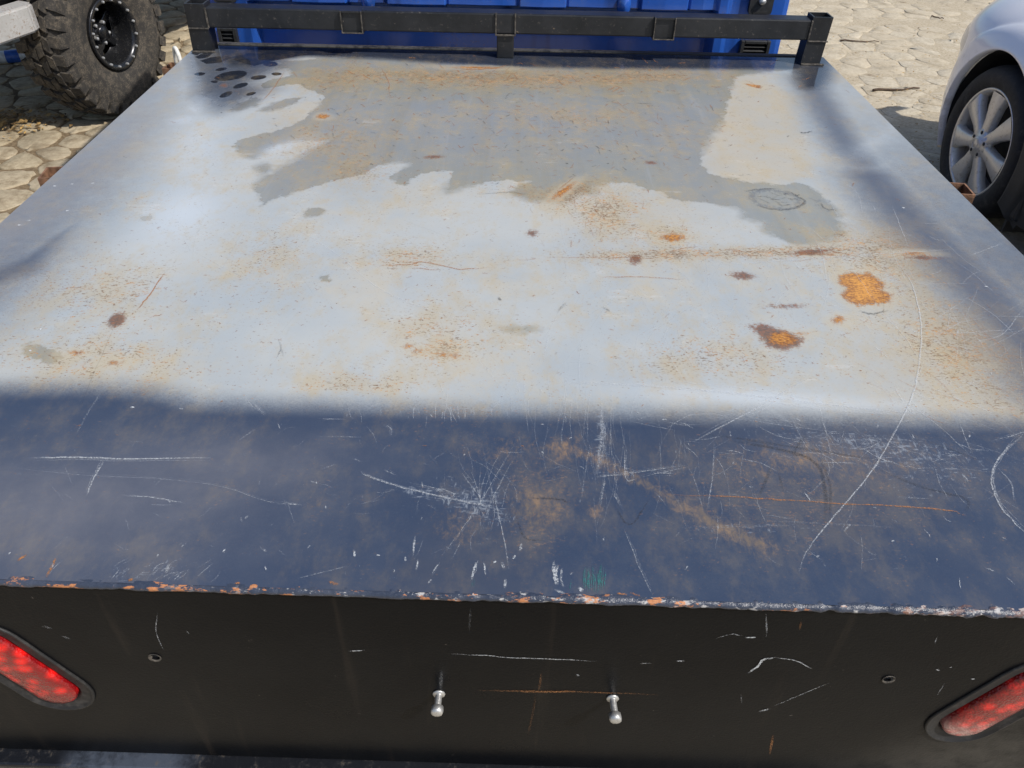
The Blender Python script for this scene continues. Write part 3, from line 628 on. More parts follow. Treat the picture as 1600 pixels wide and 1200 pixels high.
# upper cab, out of frame above
bm = bmesh.new(); add_box(bm, ((CL+CR)/2, CY+.62, 1.505), (CR-CL-.02, 1.2, .44), .07); add_box(bm, ((CL+CR)/2, CY+.68, .90), (CR-CL-.02, 1.2, .74), .02); bm_obj('cab_body', bm, M_BLUE, cab)
M_GLASS = simple('cab_glass', (.02, .025, .03), .08, 0, .1, 5, 0)
box('rear_window', ((CL+CR)/2, CY+.018, 1.50), (1.25, .012, .26), M_GLASS, cab, .004)
for pa, pb in (((340, 42), (374, 69)), ((1158, 62), (1197, 93))):
    a0, b0 = on_y(pa, CY-.01), on_y(pb, CY-.01); cx, w = (a0[0]+b0[0])/2, b0[0]-a0[0]; zt = a0[2]; zb = zt-.085; 
    bm = bmesh.new()
    for sx in (-1, 1): add_box(bm, (cx+sx*(w/2-.005), CY-.012, (zt+zb)/2), (.011, .022, zt-zb), .002)
    add_box(bm, (cx, CY-.012, zt-.005), (w-.022, .021, .010), .002); add_box(bm, (cx, CY-.012, zb+.005), (w-.022, .021, .010), .002)
    add_box(bm, (cx, CY-.002, (zt+zb)/2), (w-.02, .004, zt-zb-.01))
    v = bm_obj('vent', bm, M_VENT, cab)
    for k in range(5):
        zz_ = zt-.018-k*.0125
        box('slat', (cx, CY-.013, zz_), (w-.022, .013, .0035), M_VENT, v, .0008, Matrix.Rotation(R(28), 4, 'X'))
# latch pads with a bolt
for pxc, wpx, zb_px in ((1190, 38, 25), (352, 38, 5)):
    cxx = on_y((pxc, 10), CY-.02)[0]; w = wpx/1208*2.3; zb = on_y((pxc, zb_px), CY-.02)[2]
    bm = bmesh.new(); n = 10; out = [(cxx-w/2, zb+.20), (cxx-w/2, zb+.014)]+[(cxx-w/2+.012*(1-math.cos(a)), zb+.014-.014*math.sin(a)) for a in (.5, 1., 1.5)]+[(cxx+w/2-.012*(1-math.cos(a)), zb+.014-.014*math.sin(a)) for a in (1.5, 1., .5)]+[(cxx+w/2, zb+.014), (cxx+w/2, zb+.20)]
    f0 = [bm.verts.new((p[0], CY-.016, p[1])) for p in out]; f1 = [bm.verts.new((p[0], CY-.001, p[1])) for p in out]
    bm.faces.new(f0)
    for k in range(len(out)): bm.faces.new((f0[k], f0[(k+1) % len(out)], f1[(k+1) % len(out)], f1[k]))
    pad = bm_obj('latch_pad', bm, M_VENT, cab)
    box('slot', (cxx, CY-.0165, zb+.009), (w*.6, .003, .007), M_DARK, pad)
    vs, fs = lathe([(.0001, -.030), (.009, -.029), (.011, -.022), (.011, -.0160)], 10)
    mesh_obj('bolt', [(v[1]+cxx, CY+v[0], v[2]+zb+.042) for v in vs], fs, M_ZINC, pad, True)
for px in ((975, 8), (575, 0)):      # round pressed bumps
    p = on_y(px, CY-.005); vs, fs = lathe([(.0001, -.013), (.012, -.010), (.020, -.002), (.022, .004)], 16)
    mesh_obj('pressed_bump', [(v[1]+p[0], CY-.01+v[0], v[2]*1.6+p[2]) for v in vs], fs, M_BLUE, cab, True)

# ---- scratches, chips and smears lying in the paint
SCR = {'white': [], 'rust': [], 'dark': [], 'teal': []}
def catmull(P, n=6):
    if len(P) < 3: 
        a, b = np.array(P[0], float), np.array(P[-1], float); m = max(3, int(np.hypot(*(b-a))/14)); return [a+(b-a)*k/m for k in range(m+1)]
    P = [np.array(p, float) for p in P]; P = [2*P[0]-P[1]]+P+[2*P[-1]-P[-2]]; out = []
    for i in range(1, len(P)-2):
        for k in range(n):
            u = k/n; out.append(.5*((2*P[i])+(-P[i-1]+P[i+1])*u+(2*P[i-1]-5*P[i]+4*P[i+1]-P[i+2])*u*u+(-P[i-1]+3*P[i]-3*P[i+1]+P[i+2])*u**3))
    return out+[P[-2]]
def ribbon(store, pts, w, alpha, face='deck', jit=.5):
    pts = catmull(pts); W_ = []
    for p in pts:
        p = p+rng.normal(0, jit, 2)
        if face == 'deck':
            q = on_z(p, DECKZ)
            if not (XL+.004 < q[0] < XR-.004 and yr(q[0])+.003 < q[1] < YF-.02): continue
            q = np.array([q[0], q[1], DECKZ+float(deck_wave(q[0], q[1]))+.0007])
        else:
            q = on_rear(p, -.0008)
            if not (FZ0+.01 < q[2] < FZ1-.004 and XL < q[0] < XR): continue
        W_.append(q)
    if len(W_) < 2: return
    vs, al = [], []
    nrm = np.array([0, 0, 1.]) if face == 'deck' else np.array([0, -1., 0])
    for i, q in enumerate(W_):
        d = W_[min(i+1, len(W_)-1)]-W_[max(i-1, 0)]; s = np.cross(nrm, d); s /= np.linalg.norm(s)+1e-9
        k = i/(len(W_)-1); tp = min(1, 4*k+.25, 4*(1-k)+.25); hw = w*.5*((q-EYE)@CX)/FPX*(.75+.5*rng.random())*(.5+.5*tp)
        vs += [q-s*hw, q+s*hw]; al += [alpha*tp]*2
    store.append((vs, al))
D = 'deck'; w_, o_, d_, t_ = SCR['white'], SCR['rust'], SCR['dark'], SCR['teal']
WH = [([(45, 715), (120, 714), (200, 717), (330, 716)], 4, .8), ([(163, 719), (150, 740), (143, 755), (135, 775)], 3.2, .8), ([(195, 775), (240, 778), (290, 787)], 1.8, .7),
 ([(15, 730), (130, 742), (240, 748), (340, 760), (420, 785), (470, 790)], 1.4, .4), ([(440, 788), (472, 791)], 2.5, .7), ([(160, 612), (140, 640), (118, 680)], 3, .22), ([(395, 632), (405, 640), (415, 649)], 3, .5), ([(383, 622), (400, 642)], 2.5, .4), ([(500, 655), (540, 655)], 2.2, .5), ([(500, 683), (567, 683)], 1.6, .4), ([(398, 672), (370, 690)], 2, .4), ([(600, 663), (610, 668), (612, 681)], 3, .5),
 ([(565, 738), (575, 745), (620, 760), (680, 775), (740, 787), (770, 792)], 3.4, .6), ([(640, 755), (700, 768), (712, 778)], 3, .4), ([(600, 735), (617, 743)], 3, .4), ([(550, 717), (565, 722)], 4, .4), ([(805, 690), (760, 770), (720, 830), (690, 870)], 1.5, .5), ([(770, 770), (785, 830), (795, 890)], 2.4, .5), ([(722, 740), (760, 790)], 2, .5), ([(735, 735), (757, 800)], 1.6, .45), ([(465, 905), (545, 885)], 1.6, .4), ([(790, 740), (760, 800)], 2, .4), ([(755, 700), (772, 790), (768, 830)], 1.3, .35),
 ([(265, 883), (258, 895)], 3.5, .9), ([(287, 851), (284, 856)], 3, .8), ([(352, 859), (349, 864)], 3, .9), ([(412, 857), (416, 863)], 3, .8), ([(414, 885), (416, 892)], 3, .7), ([(552, 861), (554, 871)], 4.5, .95), ([(649, 838), (645, 870)], 4.5, .8), ([(653, 875), (650, 892)], 4, .9), ([(686, 880), (674, 898)], 2.5, .8), ([(745, 880), (741, 890), (736, 908)], 4.5, .9), ([(756, 878), (759, 900)], 4.5, .95), ([(784, 879), (788, 890)], 6, .8), ([(790, 905), (789, 920)], 6, .85), ([(870, 883), (867, 898), (871, 914)], 10, .95), ([(903, 918), (911, 926)], 9, .85), ([(866, 922), (890, 931)], 6, .7), ([(815, 850), (812, 862)], 5, .7),
 ([(1262, 592), (1180, 640), (1085, 690)], 3.6, .6), ([(1395, 405), (1415, 430), (1427, 455), (1438, 500), (1438, 550), (1427, 615), (1400, 672), (1360, 740), (1310, 800), (1278, 838), (1257, 868), (1248, 895)], 2.6, .75), ([(1600, 678), (1570, 705), (1551, 735), (1550, 760), (1562, 790), (1590, 822), (1612, 840)], 3.8, .75), ([(1560, 733), (1580, 755), (1584, 782)], 2.6, .55), ([(1610, 674), (1550, 690)], 2.4, .6),
 ([(941, 630), (938, 690), (932, 745)], 6, .35), ([(938, 620), (943, 690), (935, 740)], 2, .4), ([(975, 698), (978, 748), (992, 750)], 2.6, .6), ([(932, 745), (970, 741), (1070, 728)], 3, .5), ([(1000, 746), (1073, 731)], 2, .45), ([(946, 745), (942, 770), (938, 792)], 3, .5), ([(920, 700), (908, 780)], 1.5, .3), ([(975, 825), (1000, 890), (1020, 932)], 2, .55), ([(955, 760), (975, 800)], 6, .25), ([(1116, 690), (1112, 750), (1105, 797)], 2, .45), ([(1020, 740), (1055, 740)], 2.2, .6), ([(1270, 690), (1295, 735), (1260, 780)], 1.6, .35),
 ([(860, 596), (1000, 602), (1150, 616), (1300, 634), (1425, 647)], 7, .42), ([(1000, 592), (1150, 606), (1330, 634)], 3, .35), ([(1395, 602), (1420, 640), (1432, 648)], 4, .5), ([(1200, 628), (1300, 642), (1425, 649)], 5, .5), ([(1040, 625), (1150, 655), (1330, 680)], 1.8, .4), ([(1395, 600), (1450, 625), (1500, 655)], 2, .5), ([(1200, 815), (1400, 825)], 5, .15), ([(1060, 825), (1250, 822)], 2, .25), ([(1230, 640), (1260, 700), (1290, 720)], 1.5, .4), ([(1268, 592), (1300, 720), (1292, 730)], 1.5, .4),
 ([(1100, 416), (1300, 404), (1380, 398), (1490, 392)], 3.2, .6), ([(1300, 408), (1400, 398)], 2, .5), ([(455, 355), (520, 392), (600, 455), (720, 500), (830, 532)], 2, .4), ([(540, 390), (650, 450)], 1.4, .3), ([(485, 385), (505, 410)], 1.2, .3), ([(1400, 655), (1440, 700), (1500, 730), (1560, 740)], 1.3, .3), ([(1190, 805), (1240, 812)], 2, .4), ([(1500, 690), (1600, 720)], 1.4, .35), ([(1400, 778), (1450, 780)], 2, .5), ([(1530, 760), (1600, 800)], 1.3, .3)]
for p, w, a in WH:
    ribbon(w_, p, w*.7, a*.75)
    for _ in range(2 if len(p) > 2 or w < 4 else 0):
        off = rng.normal(0, .7+w*.45, 2); ribbon(w_, [(q[0]+off[0]+rng.normal(0, .5), q[1]+off[1]+rng.normal(0, .5)) for q in p], w*.32, a*.45)
def cluster(store, n, cx, cy, sx, sy, ang, spread, l0, l1, w, a, bend=.12):
    for _ in range(n):
        c = np.array([rng.normal(cx, sx), rng.normal(cy, sy)]); an = R(rng.normal(ang, spread)); L = rng.uniform(l0, l1)
        d = np.array([math.cos(an), math.sin(an)])*L/2; m = np.array([-d[1], d[0]])*rng.normal(0, bend)
        ribbon(store, [c-d, c+m, c+d], w*rng.uniform(.6, 1.3), a*rng.uniform(.5, 1.2), jit=.3)
cluster(w_, 60, 1370, 400, 70, 45, 12, 40, 20, 90, 1.2, .38)
cluster(w_, 75, 1480, 540, 80, 60, 15, 38, 30, 130, 1.2, .38)
cluster(w_, 45, 1250, 450, 120, 60, 75, 20, 30, 110, 1.1, .22)
cluster(w_, 30, 760, 765, 40, 40, 70, 45, 20, 70, 1.1, .24)
cluster(w_, 26, 945, 720, 20, 45, 88, 6, 40, 110, 1.1, .20)
cluster(w_, 40, 1300, 690, 140, 25, 8, 12, 20, 80, 1.5, .38)
cluster(w_, 26, 880, 620, 40, 40, 90, 6, 30, 110, 1.2, .25)
cluster(w_, 22, 720, 640, 90, 12, 90, 10, 10, 30, 1.4, .4)
cluster(w_, 26, 250, 895, 50, 12, -35, 10, 15, 40, 1.5, .32)
cluster(w_, 44, 900, 690, 380, 90, 60, 60, 3, 9, 1.8, .5)
cluster(w_, 18, 600, 860, 330, 35, -60, 30, 3, 9, 2.2, .6)
cluster(w_, 18, 1450, 830, 100, 60, 20, 40, 4, 18, 2, .5)
cluster(w_, 26, 1080, 720, 60, 60, 90, 12, 20, 90, 1., .25)
cluster(w_, 110, 1150, 520, 260, 80, 10, 45, 20, 120, 1.0, .26)
cluster(w_, 70, 500, 450, 260, 90, 25, 50, 20, 110, .9, .18)
cluster(w_, 60, 1300, 760, 170, 60, 20, 45, 10, 70, 1.0, .28)
cluster(w_, 50, 450, 760, 220, 60, 0, 50, 8, 40, 1.0, .25)
for p in ((64, 515), (48, 549), (207, 637), (1412, 324), (955, 287), (30, 352), (85, 291), (112, 288), (145, 287), (105, 330), (45, 345), (1540, 449)):
    ribbon(w_, [(p[0]-3, p[1]), (p[0]+3.5, p[1]+.5)], 3.4, .9, jit=.2)
RU = [([(1035, 773), (1150, 778), (1250, 785), (1400, 792), (1480, 798), (1508, 807)], 2.6, .7), ([(585, 414), (640, 413), (660, 409), (720, 420), (770, 418)], 2.6, .7), ([(610, 407), (665, 410)], 2, .6), ([(640, 418), (690, 421)], 2, .6), ([(940, 434), (1000, 433), (1070, 437)], 2.6, .6), ([(215, 487), (236, 460), (259, 427)], 2.6, .8), ([(90, 453), (115, 450), (142, 450)], 1.8, .6), ([(235, 499), (257, 493)], 2, .6), ([(706, 106), (760, 108), (800, 100)], 2.4, .8), ([(715, 110), (790, 104)], 2, .6), ([(445, 112), (430, 135), (408, 160)], 2, .6), ([(595, 105), (606, 125), (609, 150)], 1.5, .6), ([(870, 300), (900, 275)], 3, .5), ([(862, 306), (895, 290)], 3, .5), ([(850, 404), (960, 402), (1040, 405)], 3, .4), ([(28, 877), (42, 866)], 5, .8), ([(86, 872), (82, 885), (70, 906)], 4, .7)]
for p, w, a in RU: ribbon(o_, p, w, a)
cluster(o_, 170, 800, 122, 200, 14, 0, 25, 4, 16, 1.5, .75)
cluster(o_, 120, 620, 200, 130, 45, 0, 30, 3, 9, 1.5, .6)
cluster(o_, 130, 1000, 230, 130, 50, 5, 30, 3, 10, 1.4, .55)
cluster(o_, 160, 700, 400, 330, 90, 0, 25, 3, 8, 1.5, .5)
cluster(o_, 120, 300, 480, 200, 70, 0, 25, 3, 8, 1.6, .5)
cluster(o_, 160, 1250, 520, 200, 70, 8, 25, 3, 12, 1.6, .5)
cluster(o_, 60, 940, 350, 50, 40, 80, 30, 4, 18, 2, .35)
cluster(o_, 90, 900, 190, 160, 25, 10, 30, 4, 16, 1.4, .6)
cluster(o_, 40, 1100, 398, 130, 5, 0, 6, 8, 50, 1.8, .5)
cluster(o_, 40, 1500, 560, 70, 50, 25, 15, 20, 80, 2, .35)
cluster(o_, 16, 340, 916, 100, 4, 0, 10, 6, 22, 4, .7)
cluster(o_, 26, 800, 934, 160, 4, 2, 10, 6, 26, 3.5, .7)
DK = [([(1440, 226), (1500, 278), (1560, 338), (1625, 400)], 1.6, .8), ([(1140, 690), (1210, 702), (1270, 722), (1288, 760), (1290, 822)], 6, .5), ([(1280, 715), (1296, 760), (1296, 815)], 4, .4), ([(1100, 678), (1250, 702), (1380, 720)], 5, .35), ([(1370, 735), (1450, 765), (1510, 780), (1508, 800)], 5, .4), ([(1205, 730), (1185, 780)], 6, .4), ([(1215, 738), (1225, 770)], 4, .4), ([(1260, 680), (1240, 710), (1255, 712)], 4, .4), ([(1450, 690), (1530, 720)], 4, .3), ([(825, 778), (870, 780), (890, 786)], 3.5, .5), ([(805, 800), (820, 840), (850, 845)], 3, .4), ([(960, 790), (985, 820), (1015, 780)], 3, .4), ([(745, 305), (790, 302), (830, 305)], 3, .4), ([(1165, 300), (1185, 296), (1215, 294)], 4, .5), ([(1235, 300), (1258, 315), (1240, 326)], 4, .5), ([(1180, 320), (1215, 328), (1250, 324)], 4, .5), ([(1282, 316), (1290, 326), (1308, 329)], 3.5, .55), ([(992, 162), (1020, 162)], 3, .5), ([(1250, 206), (1258, 207), (1270, 203)], 3, .7), ([(1375, 425), (1380, 490), (1350, 488)], 2, .25), ([(435, 530), (445, 560)], 3, .35), ([(440, 545), (432, 562)], 2.5, .4), ([(870, 488), (885, 472)], 4, .4), ([(940, 480), (955, 488)], 4, .45), ([(778, 464), (783, 470)], 4, .6), ([(620, 340), (700, 370)], 1, .2), ([(200, 470), (165, 545), (125, 640)], 1.2, .3), ([(1340, 487), (1365, 491), (1388, 486)], 4, .5)]
for p, w, a in DK: ribbon(d_, p, w, a)
cluster(d_, 130, 620, 170, 170, 50, 5, 25, 4, 10, 1.5, .5)
cluster(d_, 120, 950, 190, 160, 50, 15, 30, 4, 10, 1.5, .5)
cluster(d_, 20, 1215, 311, 26, 9, 10, 18, 8, 24, 2.6, .4)
for k in range(14):
    x0 = 912+k*2.6+rng.normal(0, 1); ribbon(t_, [(x0, 880+rng.uniform(0, 14)), (x0-1, 926+rng.uniform(-6, 2))], 1.8, .75)
for x0 in (738, 742, 893): ribbon(t_, [(x0, 905), (x0-3, 925)], 1.6, .6)
def rib_mat(name, ca, cb, thr=(.40, .62)):
    t = NT(name); n = t.noise(420, 4, .75); f = t.noise(900, 2); k = t.step(t.add(n, t.mul(t.sub(t.attr('amt'), .5), .12)), *thr)
    t.set(col=t.mix(f, ca, cb), rough=.7, alpha=t.mul(t.attr('amt'), t.add(t.mul(k, .9), .1))); return t.m
RM = {'white': rib_mat('scratch_white', (.50, .53, .56), (.74, .76, .78)), 'rust': rib_mat('scratch_rust', (.28, .11, .035), (.55, .25, .09)), 'dark': rib_mat('scratch_dark', (.02, .023, .03), (.06, .06, .065)), 'teal': rib_mat('scratch_teal', (.02, .11, .12), (.05, .22, .22))}
def build_rib(name, store, mat, parent):
    V, Fc, A_ = [], [], []
    for vs, al in store:
        b = len(V); V += vs; A_ += al
        Fc += [(b+2*i, b+2*i+1, b+2*i+3, b+2*i+2) for i in range(len(vs)//2-1)]
    o = mesh_obj(name, V, Fc, mat, parent); at = o.data.attributes.new('amt', 'FLOAT', 'POINT'); at.data.foreach_set('value', np.array(A_, np.float32)); tag(o, kind='stuff'); return o
build_rib('pale_scratches', w_, RM['white'], deck); build_rib('rust_scratches', o_, RM['rust'], deck); build_rib('dark_scuffs', d_, RM['dark'], deck); build_rib('teal_scrapes', t_, RM['teal'], deck)
RF_w, RF_o = [], []
for p, w, a in [([(705, 1022), (760, 1024), (800, 1028), (870, 1030), (932, 1033)], 2, .7), ([(545, 1017), (569, 1016)], 3, .85), ([(1168, 1052), (1183, 1042), (1193, 1031), (1212, 1027)], 4, .85), ([(1212, 1027), (1245, 1033), (1268, 1045)], 2, .65), ([(1118, 998), (1142, 991), (1160, 993)], 1.6, .5), ([(1164, 996), (1182, 996)], 3.4, .9), ([(1185, 1112), (1205, 1107)], 3, .6), ([(1210, 1103), (1250, 1086), (1296, 1067)], 1.6, .5), ([(1197, 958), (1198, 995)], 2.4, .4), ([(246, 958), (244, 988), (256, 1016)], 1.4, .45), ([(1000, 1037), (1018, 1036)], 2.4, .5), ([(1056, 1033), (1070, 1033)], 3.4, .7), ([(900, 1054), (905, 1056)], 4, .5), ([(1462, 1046), (1469, 1047)], 2.4, .8), ([(1483, 1043), (1488, 1043)], 2.4, .8), ([(1517, 1061), (1523, 1061)], 2.4, .8), ([(1475, 1068), (1465, 1086)], 1.6, .4), ([(1465, 994), (1460, 1006)], 1.6, .4), ([(95, 993), (110, 999)], 4, .25), ([(65, 978), (82, 982)], 4, .25), ([(690, 1048), (688, 1075)], 5, .16), ([(735, 950), (733, 990)], 3, .12), ([(1158, 1085), (1159, 1100)], 1.5, .3), ([(290, 985), (296, 990)], 2, .3)]: ribbon(RF_w, p, w, a, 'rear', .3)
for p, w, a in [([(745, 1079), (830, 1080), (900, 1081), (1030, 1086)], 3.5, .4), ([(800, 1079), (850, 1081), (900, 1080)], 5, .55), ([(846, 1050), (842, 1080)], 3, .35), ([(838, 1085), (825, 1150)], 3, .18), ([(1208, 1148), (1203, 1180)], 3.5, .5), ([(1252, 970), (1249, 985)], 3, .3)]: ribbon(RF_o, p, w, a, 'rear', .3)
build_rib('pale_scratches', RF_w, RM['white'], rear); build_rib('rust_scratches', RF_o, RM['rust'], rear)

# ================================================================== WHEELS
t = NT('mud_tyre_rubber'); a = t.noise(25, 4, .7); b = t.noise(150, 4, .7)
c = t.mix(t.step(a, .35, .7), (.030, .027, .024), (.062, .054, .044)); c = t.mix(t.step(t.add(b, t.mul(t.sub(a, .5), .7)), .48, .7), c, (.125, .102, .075)); t.set(col=c, rough=.85, nrm=t.bump(b, .4, .003)); M_TYRE = t.m
M_CARTYRE = simple('car_tyre_rubber', (.014, .014, .015), .75, 0, .3, 60, .3, dirt=(.07, .065, .055), dirt_amt=.2)
t = NT('dark_rim'); b = t.noise(80, 4, .7); t.set(col=t.mix(t.step(b, .55, .75), (.035, .036, .04), (.12, .11, .095)), rough=t.fmix(b, .18, .35), metal=.7, nrm=t.bump(b, .1, .002)); M_RIMDARK = t.m
t = NT('alloy_rim'); b = t.noise(70, 4, .7); t.set(col=t.mix(t.step(b, .52, .78), (.62, .60, .565), (.36, .32, .25)), rough=t.fmix(b, .30, .5), metal=.55, nrm=t.bump(b, .1, .002)); M_ALLOY = t.m
M_RED = simple('red_caliper', (.45, .04, .02), .45, 0, .3, 40, .1)
def mud_wheel(parent, loc, rotz, side, full=True):
    """local +X is the outer side, wheel centre at the origin"""
    w = empty('wheel', loc, parent, (0, 0, rotz)); Rr, Wd = .418, .272
    prof = [(.176, -.03), (.20, -.014), (.26, -.002), (.31, .0), (.35, -.006), (.385, -.022), (.402, -.045), (.404, -Wd/2), (.402, -Wd+.045), (.385, -Wd+.022), (.35, -Wd+.006), (.27, -Wd+.004), (.176, -Wd+.03)]
    vs, fs = lathe(prof, 72); ty = mesh_obj('tyre', vs, fs, M_TYRE, w, True, True)
    V, Fc = [], []
    def blk(a0, a1, x0, x1, r0, r1, sk=0., shoulder=0.):
        b = len(V)
        for r, ins in ((r0, 0.), (r1, .10)):
            for (a, x) in ((a0, x0), (a1, x0), (a1, x1), (a0, x1)):
                am = (a0+a1)/2; xm = (x0+x1)/2; aa = am+(a-am)*(1-ins)+sk*(x-xm); xx = xm+(x-xm)*(1-ins)
                rr = r-shoulder*(abs(xx+Wd/2) > .118)*(.012 if r == r1 else .03); V.append((xx, rr*math.cos(aa), rr*math.sin(aa)))
        Fc.extend([tuple(b+k for k in f) for f in ((4, 5, 6, 7), (0, 1, 5, 4), (1, 2, 6, 5), (2, 3, 7, 6), (3, 0, 4, 7))])
    NL = 30
    for k in range(NL):
        a = 2*math.pi*k/NL; da = 2*math.pi/NL; j = rng.uniform(-.05, .05)*da
        blk(a+.10*da+j, a+.82*da+j, -.100, -.058, .395, .420, 1.0); blk(a+.02*da, a+.66*da, -.062+.0, -.0, .375, .415, .3, 1.)
        blk(a+.45*da, a+1.2*da, -.150, -.106, .395, .421, -1.1); blk(a+.6*da+j, a+1.32*da+j, -.196, -.155, .395, .420, 1.0)
        blk(a+.3*da, a+.95*da, -.242, -.200, .395, .420, -.8); blk(a+.5*da, a+1.15*da, -.300, -.240, .370, .417, -.3, 1.)
        blk(a+.02*da, a+.62*da, -.012, .000, .365, .398, 0.)        # side biters
    V = [(v[0]*Wd/.300, v[1], v[2]) for v in V]
    mesh_obj('tread', V, Fc, M_TYRE, w, False, True)
    prof = [(.178, -.03), (.182, -.012), (.179, -.006), (.168, -.008), (.154, -.012), (.149, -.03), (.144, -.05), (.139, -.095), (.127, -.125), (.122, -.13)]
    vs, fs = lathe(prof, 56); mesh_obj('rim', vs, fs, M_RIMDARK, w, True, True)
    vs, fs = lathe([(.16, -.20), (.0001, -.20)], 32); mesh_obj('brake_disc', vs, fs, M_DARK, w, True, True)
    bm = bmesh.new()
    for k in range(5):
        a = 2*math.pi*k/5+.3; m = Matrix.Rotation(a, 4, 'X'); add_box(bm, (0, 0, 0), (.022, .04, .10), .006, Matrix.Translation((-.115, 0, 0))@m@Matrix.Translation((0, 0, .085)))
    bm_obj('spokes', bm, M_RIMDARK, w, False, True)
    vs, fs = lathe([(.0001, -.070), (.030, -.072), (.036, -.080), (.040, -.10), (.062, -.104), (.064, -.13)], 24); mesh_obj('hub', vs, fs, M_RIMDARK, w, True, True)
    vs0, fs0 = lathe([(.0001, .010), (.006, .008), (.0075, .002), (.0075, -.006)], 8); bmesh_ = bpy.data.meshes.new('bolt'); bmesh_.from_pydata(vs0, [], fs0); bmesh_.materials.append(M_ZINC)
    for k in range(16):
        a = 2*math.pi*(k+.4)/16; o = bpy.data.objects.new('rim_bolt', bmesh_); link_local(o, w); o.location = (-.008, .162*math.cos(a), .162*math.sin(a))
    for k in range(5):
        a = 2*math.pi*(k+.8)/5; o = bpy.data.objects.new('wheel_nut', bmesh_); link_local(o, w); o.location = (-.098, .052*math.cos(a), .052*math.sin(a)); o.scale = (2, 1.4, 1.4)
    bm = bmesh.new(); add_box(bm, (-.165, -.10, .04), (.04, .045, .10), .012); bm_obj('caliper', bm, M_RED, w, False, True)
    return w
def car_wheel(parent, loc, flip=1):
    """outer side faces local -X"""
    w = empty('wheel', loc, parent)
    prof = [(.222, .022), (.232, .008), (.26, .0), (.29, .002), (.303, .012), (.313, .028), (.319, .05), (.319, .18), (.31, .2), (.29, .215), (.22, .2)]
    vs, fs = lathe(prof, 64); mesh_obj('tyre', vs, fs, M_CARTYRE, w, True, True)
    prof = [(.224, .026), (.230, .014), (.226, .009), (.219, .012), (.212, .020), (.206, .05), (.200, .12), (.195, .17)]
    vs, fs = lathe(prof, 56); mesh_obj('rim', vs, fs, M_ALLOY, w, True, True)
    vs, fs = lathe([(.20, .15), (.0001, .15)], 32); mesh_obj('brake_disc', vs, fs, M_DARK, w, True, True)
    for k in range(7):
        bm = bmesh.new(); th = 2*math.pi*k/7
        sec = [(.045, .026, .012, .000), (.10, .026, .020, .004), (.16, .037, .031, .002), (.212, .053, .046, .008)]
        L = []
        for r, hw, hi, x in sec:
            L.append([bm.verts.new((x+.040, -hw, r)), bm.verts.new((x+.012, -hw, r)), bm.verts.new((x+.004, -hi, r)), bm.verts.new((x+.006, 0, r)), bm.verts.new((x+.004, hi, r)), bm.verts.new((x+.012, hw, r)), bm.verts.new((x+.040, hw, r))])
        for a, b in zip(L, L[1:]):
            for i in range(6): bm.faces.new((a[i], a[i+1], b[i+1], b[i]))
        bmesh.ops.transform(bm, matrix=Matrix.Rotation(th, 4, 'X'), verts=bm.verts); bm_obj('spoke', bm, M_ALLOY, w, True, True)
    vs, fs = lathe([(.0001, -.006), (.026, -.005), (.031, .0), (.034, .004), (.062, .006), (.066, .03)], 28); mesh_obj('hub', vs, fs, M_ALLOY, w, True, True)
    vs, fs = lathe([(.019, -.0065), (.021, -.0085), (.023, -.0065)], 24); mesh_obj('emblem', vs, fs, M_ZINC, w, True, True)
    for k in range(5):
        a = 2*math.pi*(k+.25)/5; vs, fs = lathe([(.0001, .002), (.008, .003), (.0085, .012)], 8); o = mesh_obj('wheel_nut', vs, fs, M_DARK, w, True, True); o.location = (0, .048*math.cos(a), .048*math.sin(a))
    return w

for wy in (.25, 2.05):
    car_wheel(truck, (-.80, wy, .32)); w2 = car_wheel(truck, (.79, wy, .32)); w2.rotation_euler = (0, 0, math.pi)

# ================================================================== OFF-ROAD VEHICLE on the left
VR = R(-15)
wl = on_z((182, 53), .418)
jeep = empty('offroad_vehicle', (wl[0], wl[1], 0), None, (0, 0, VR))
tag(jeep, 'off-road vehicle with big knobbly mud tyre and weathered silver bumper, at upper left', 'vehicle')
mud_wheel(jeep, (0, 0, .418), 0, 1)
t = NT('weathered_silver'); a = t.noise(9, 5, .7); b = t.noise(90, 4, .7); c = t.mix(t.step(a, .3, .7), (.50, .49, .47), (.62, .61, .60)); c = t.mix(t.step(t.add(b, t.mul(a, .5)), .78, .95), c, (.30, .20, .12)); t.set(col=c, rough=.45, metal=.35, nrm=t.bump(b, .2, .002)); M_SILVER = t.m
# bumper in the vehicle's own axes: wheel outer face at x = 0, rear end towards -y
def prism(bm, pts, z0, z1):
    a = [bm.verts.new((p[0], p[1], z0)) for p in pts]; b = [bm.verts.new((p[0], p[1], z1)) for p in pts]
    bm.faces.new(a[::-1]); bm.faces.new(b)
    for k in range(len(pts)): bm.faces.new((a[k], a[(k+1) % len(pts)], b[(k+1) % len(pts)], b[k]))
bm = bmesh.new(); prism(bm, [(-.05, -.46), (-.075, -.405), (-.16, -.395), (-.16, -.98), (-1.5, -.98), (-1.5, -1.12), (-.18, -1.12), (-.05, -1.0)], .535, .655)
bmesh.ops.bevel(bm, geom=bm.edges[:], offset=.010, segments=2, affect='EDGES'); bm_obj('bumper', bm, M_SILVER, jeep, False, True)
bm = bmesh.new(); add_box(bm, (-.88, 1.0, .66), (1.2, 3.2, .18), .02); add_box(bm, (-.9, 0, .40), (1.4, .10, .10), .02); bm_obj('chassis', bm, M_DARK, jeep, False, True)
bm = bmesh.new(); add_box(bm, (-.88, 1.55, 1.16), (1.36, 3.8, .62), .06); bm_obj('body', bm, M_SILVER, jeep, False, True)
bm = bmesh.new(); add_box(bm, (-.13, .05, .96), (.26, 1.15, .05), .02); bm_obj('fender', bm, M_VENT, jeep, False, True)
mud_wheel(jeep, (0, 2.45, .418), 0, 1)

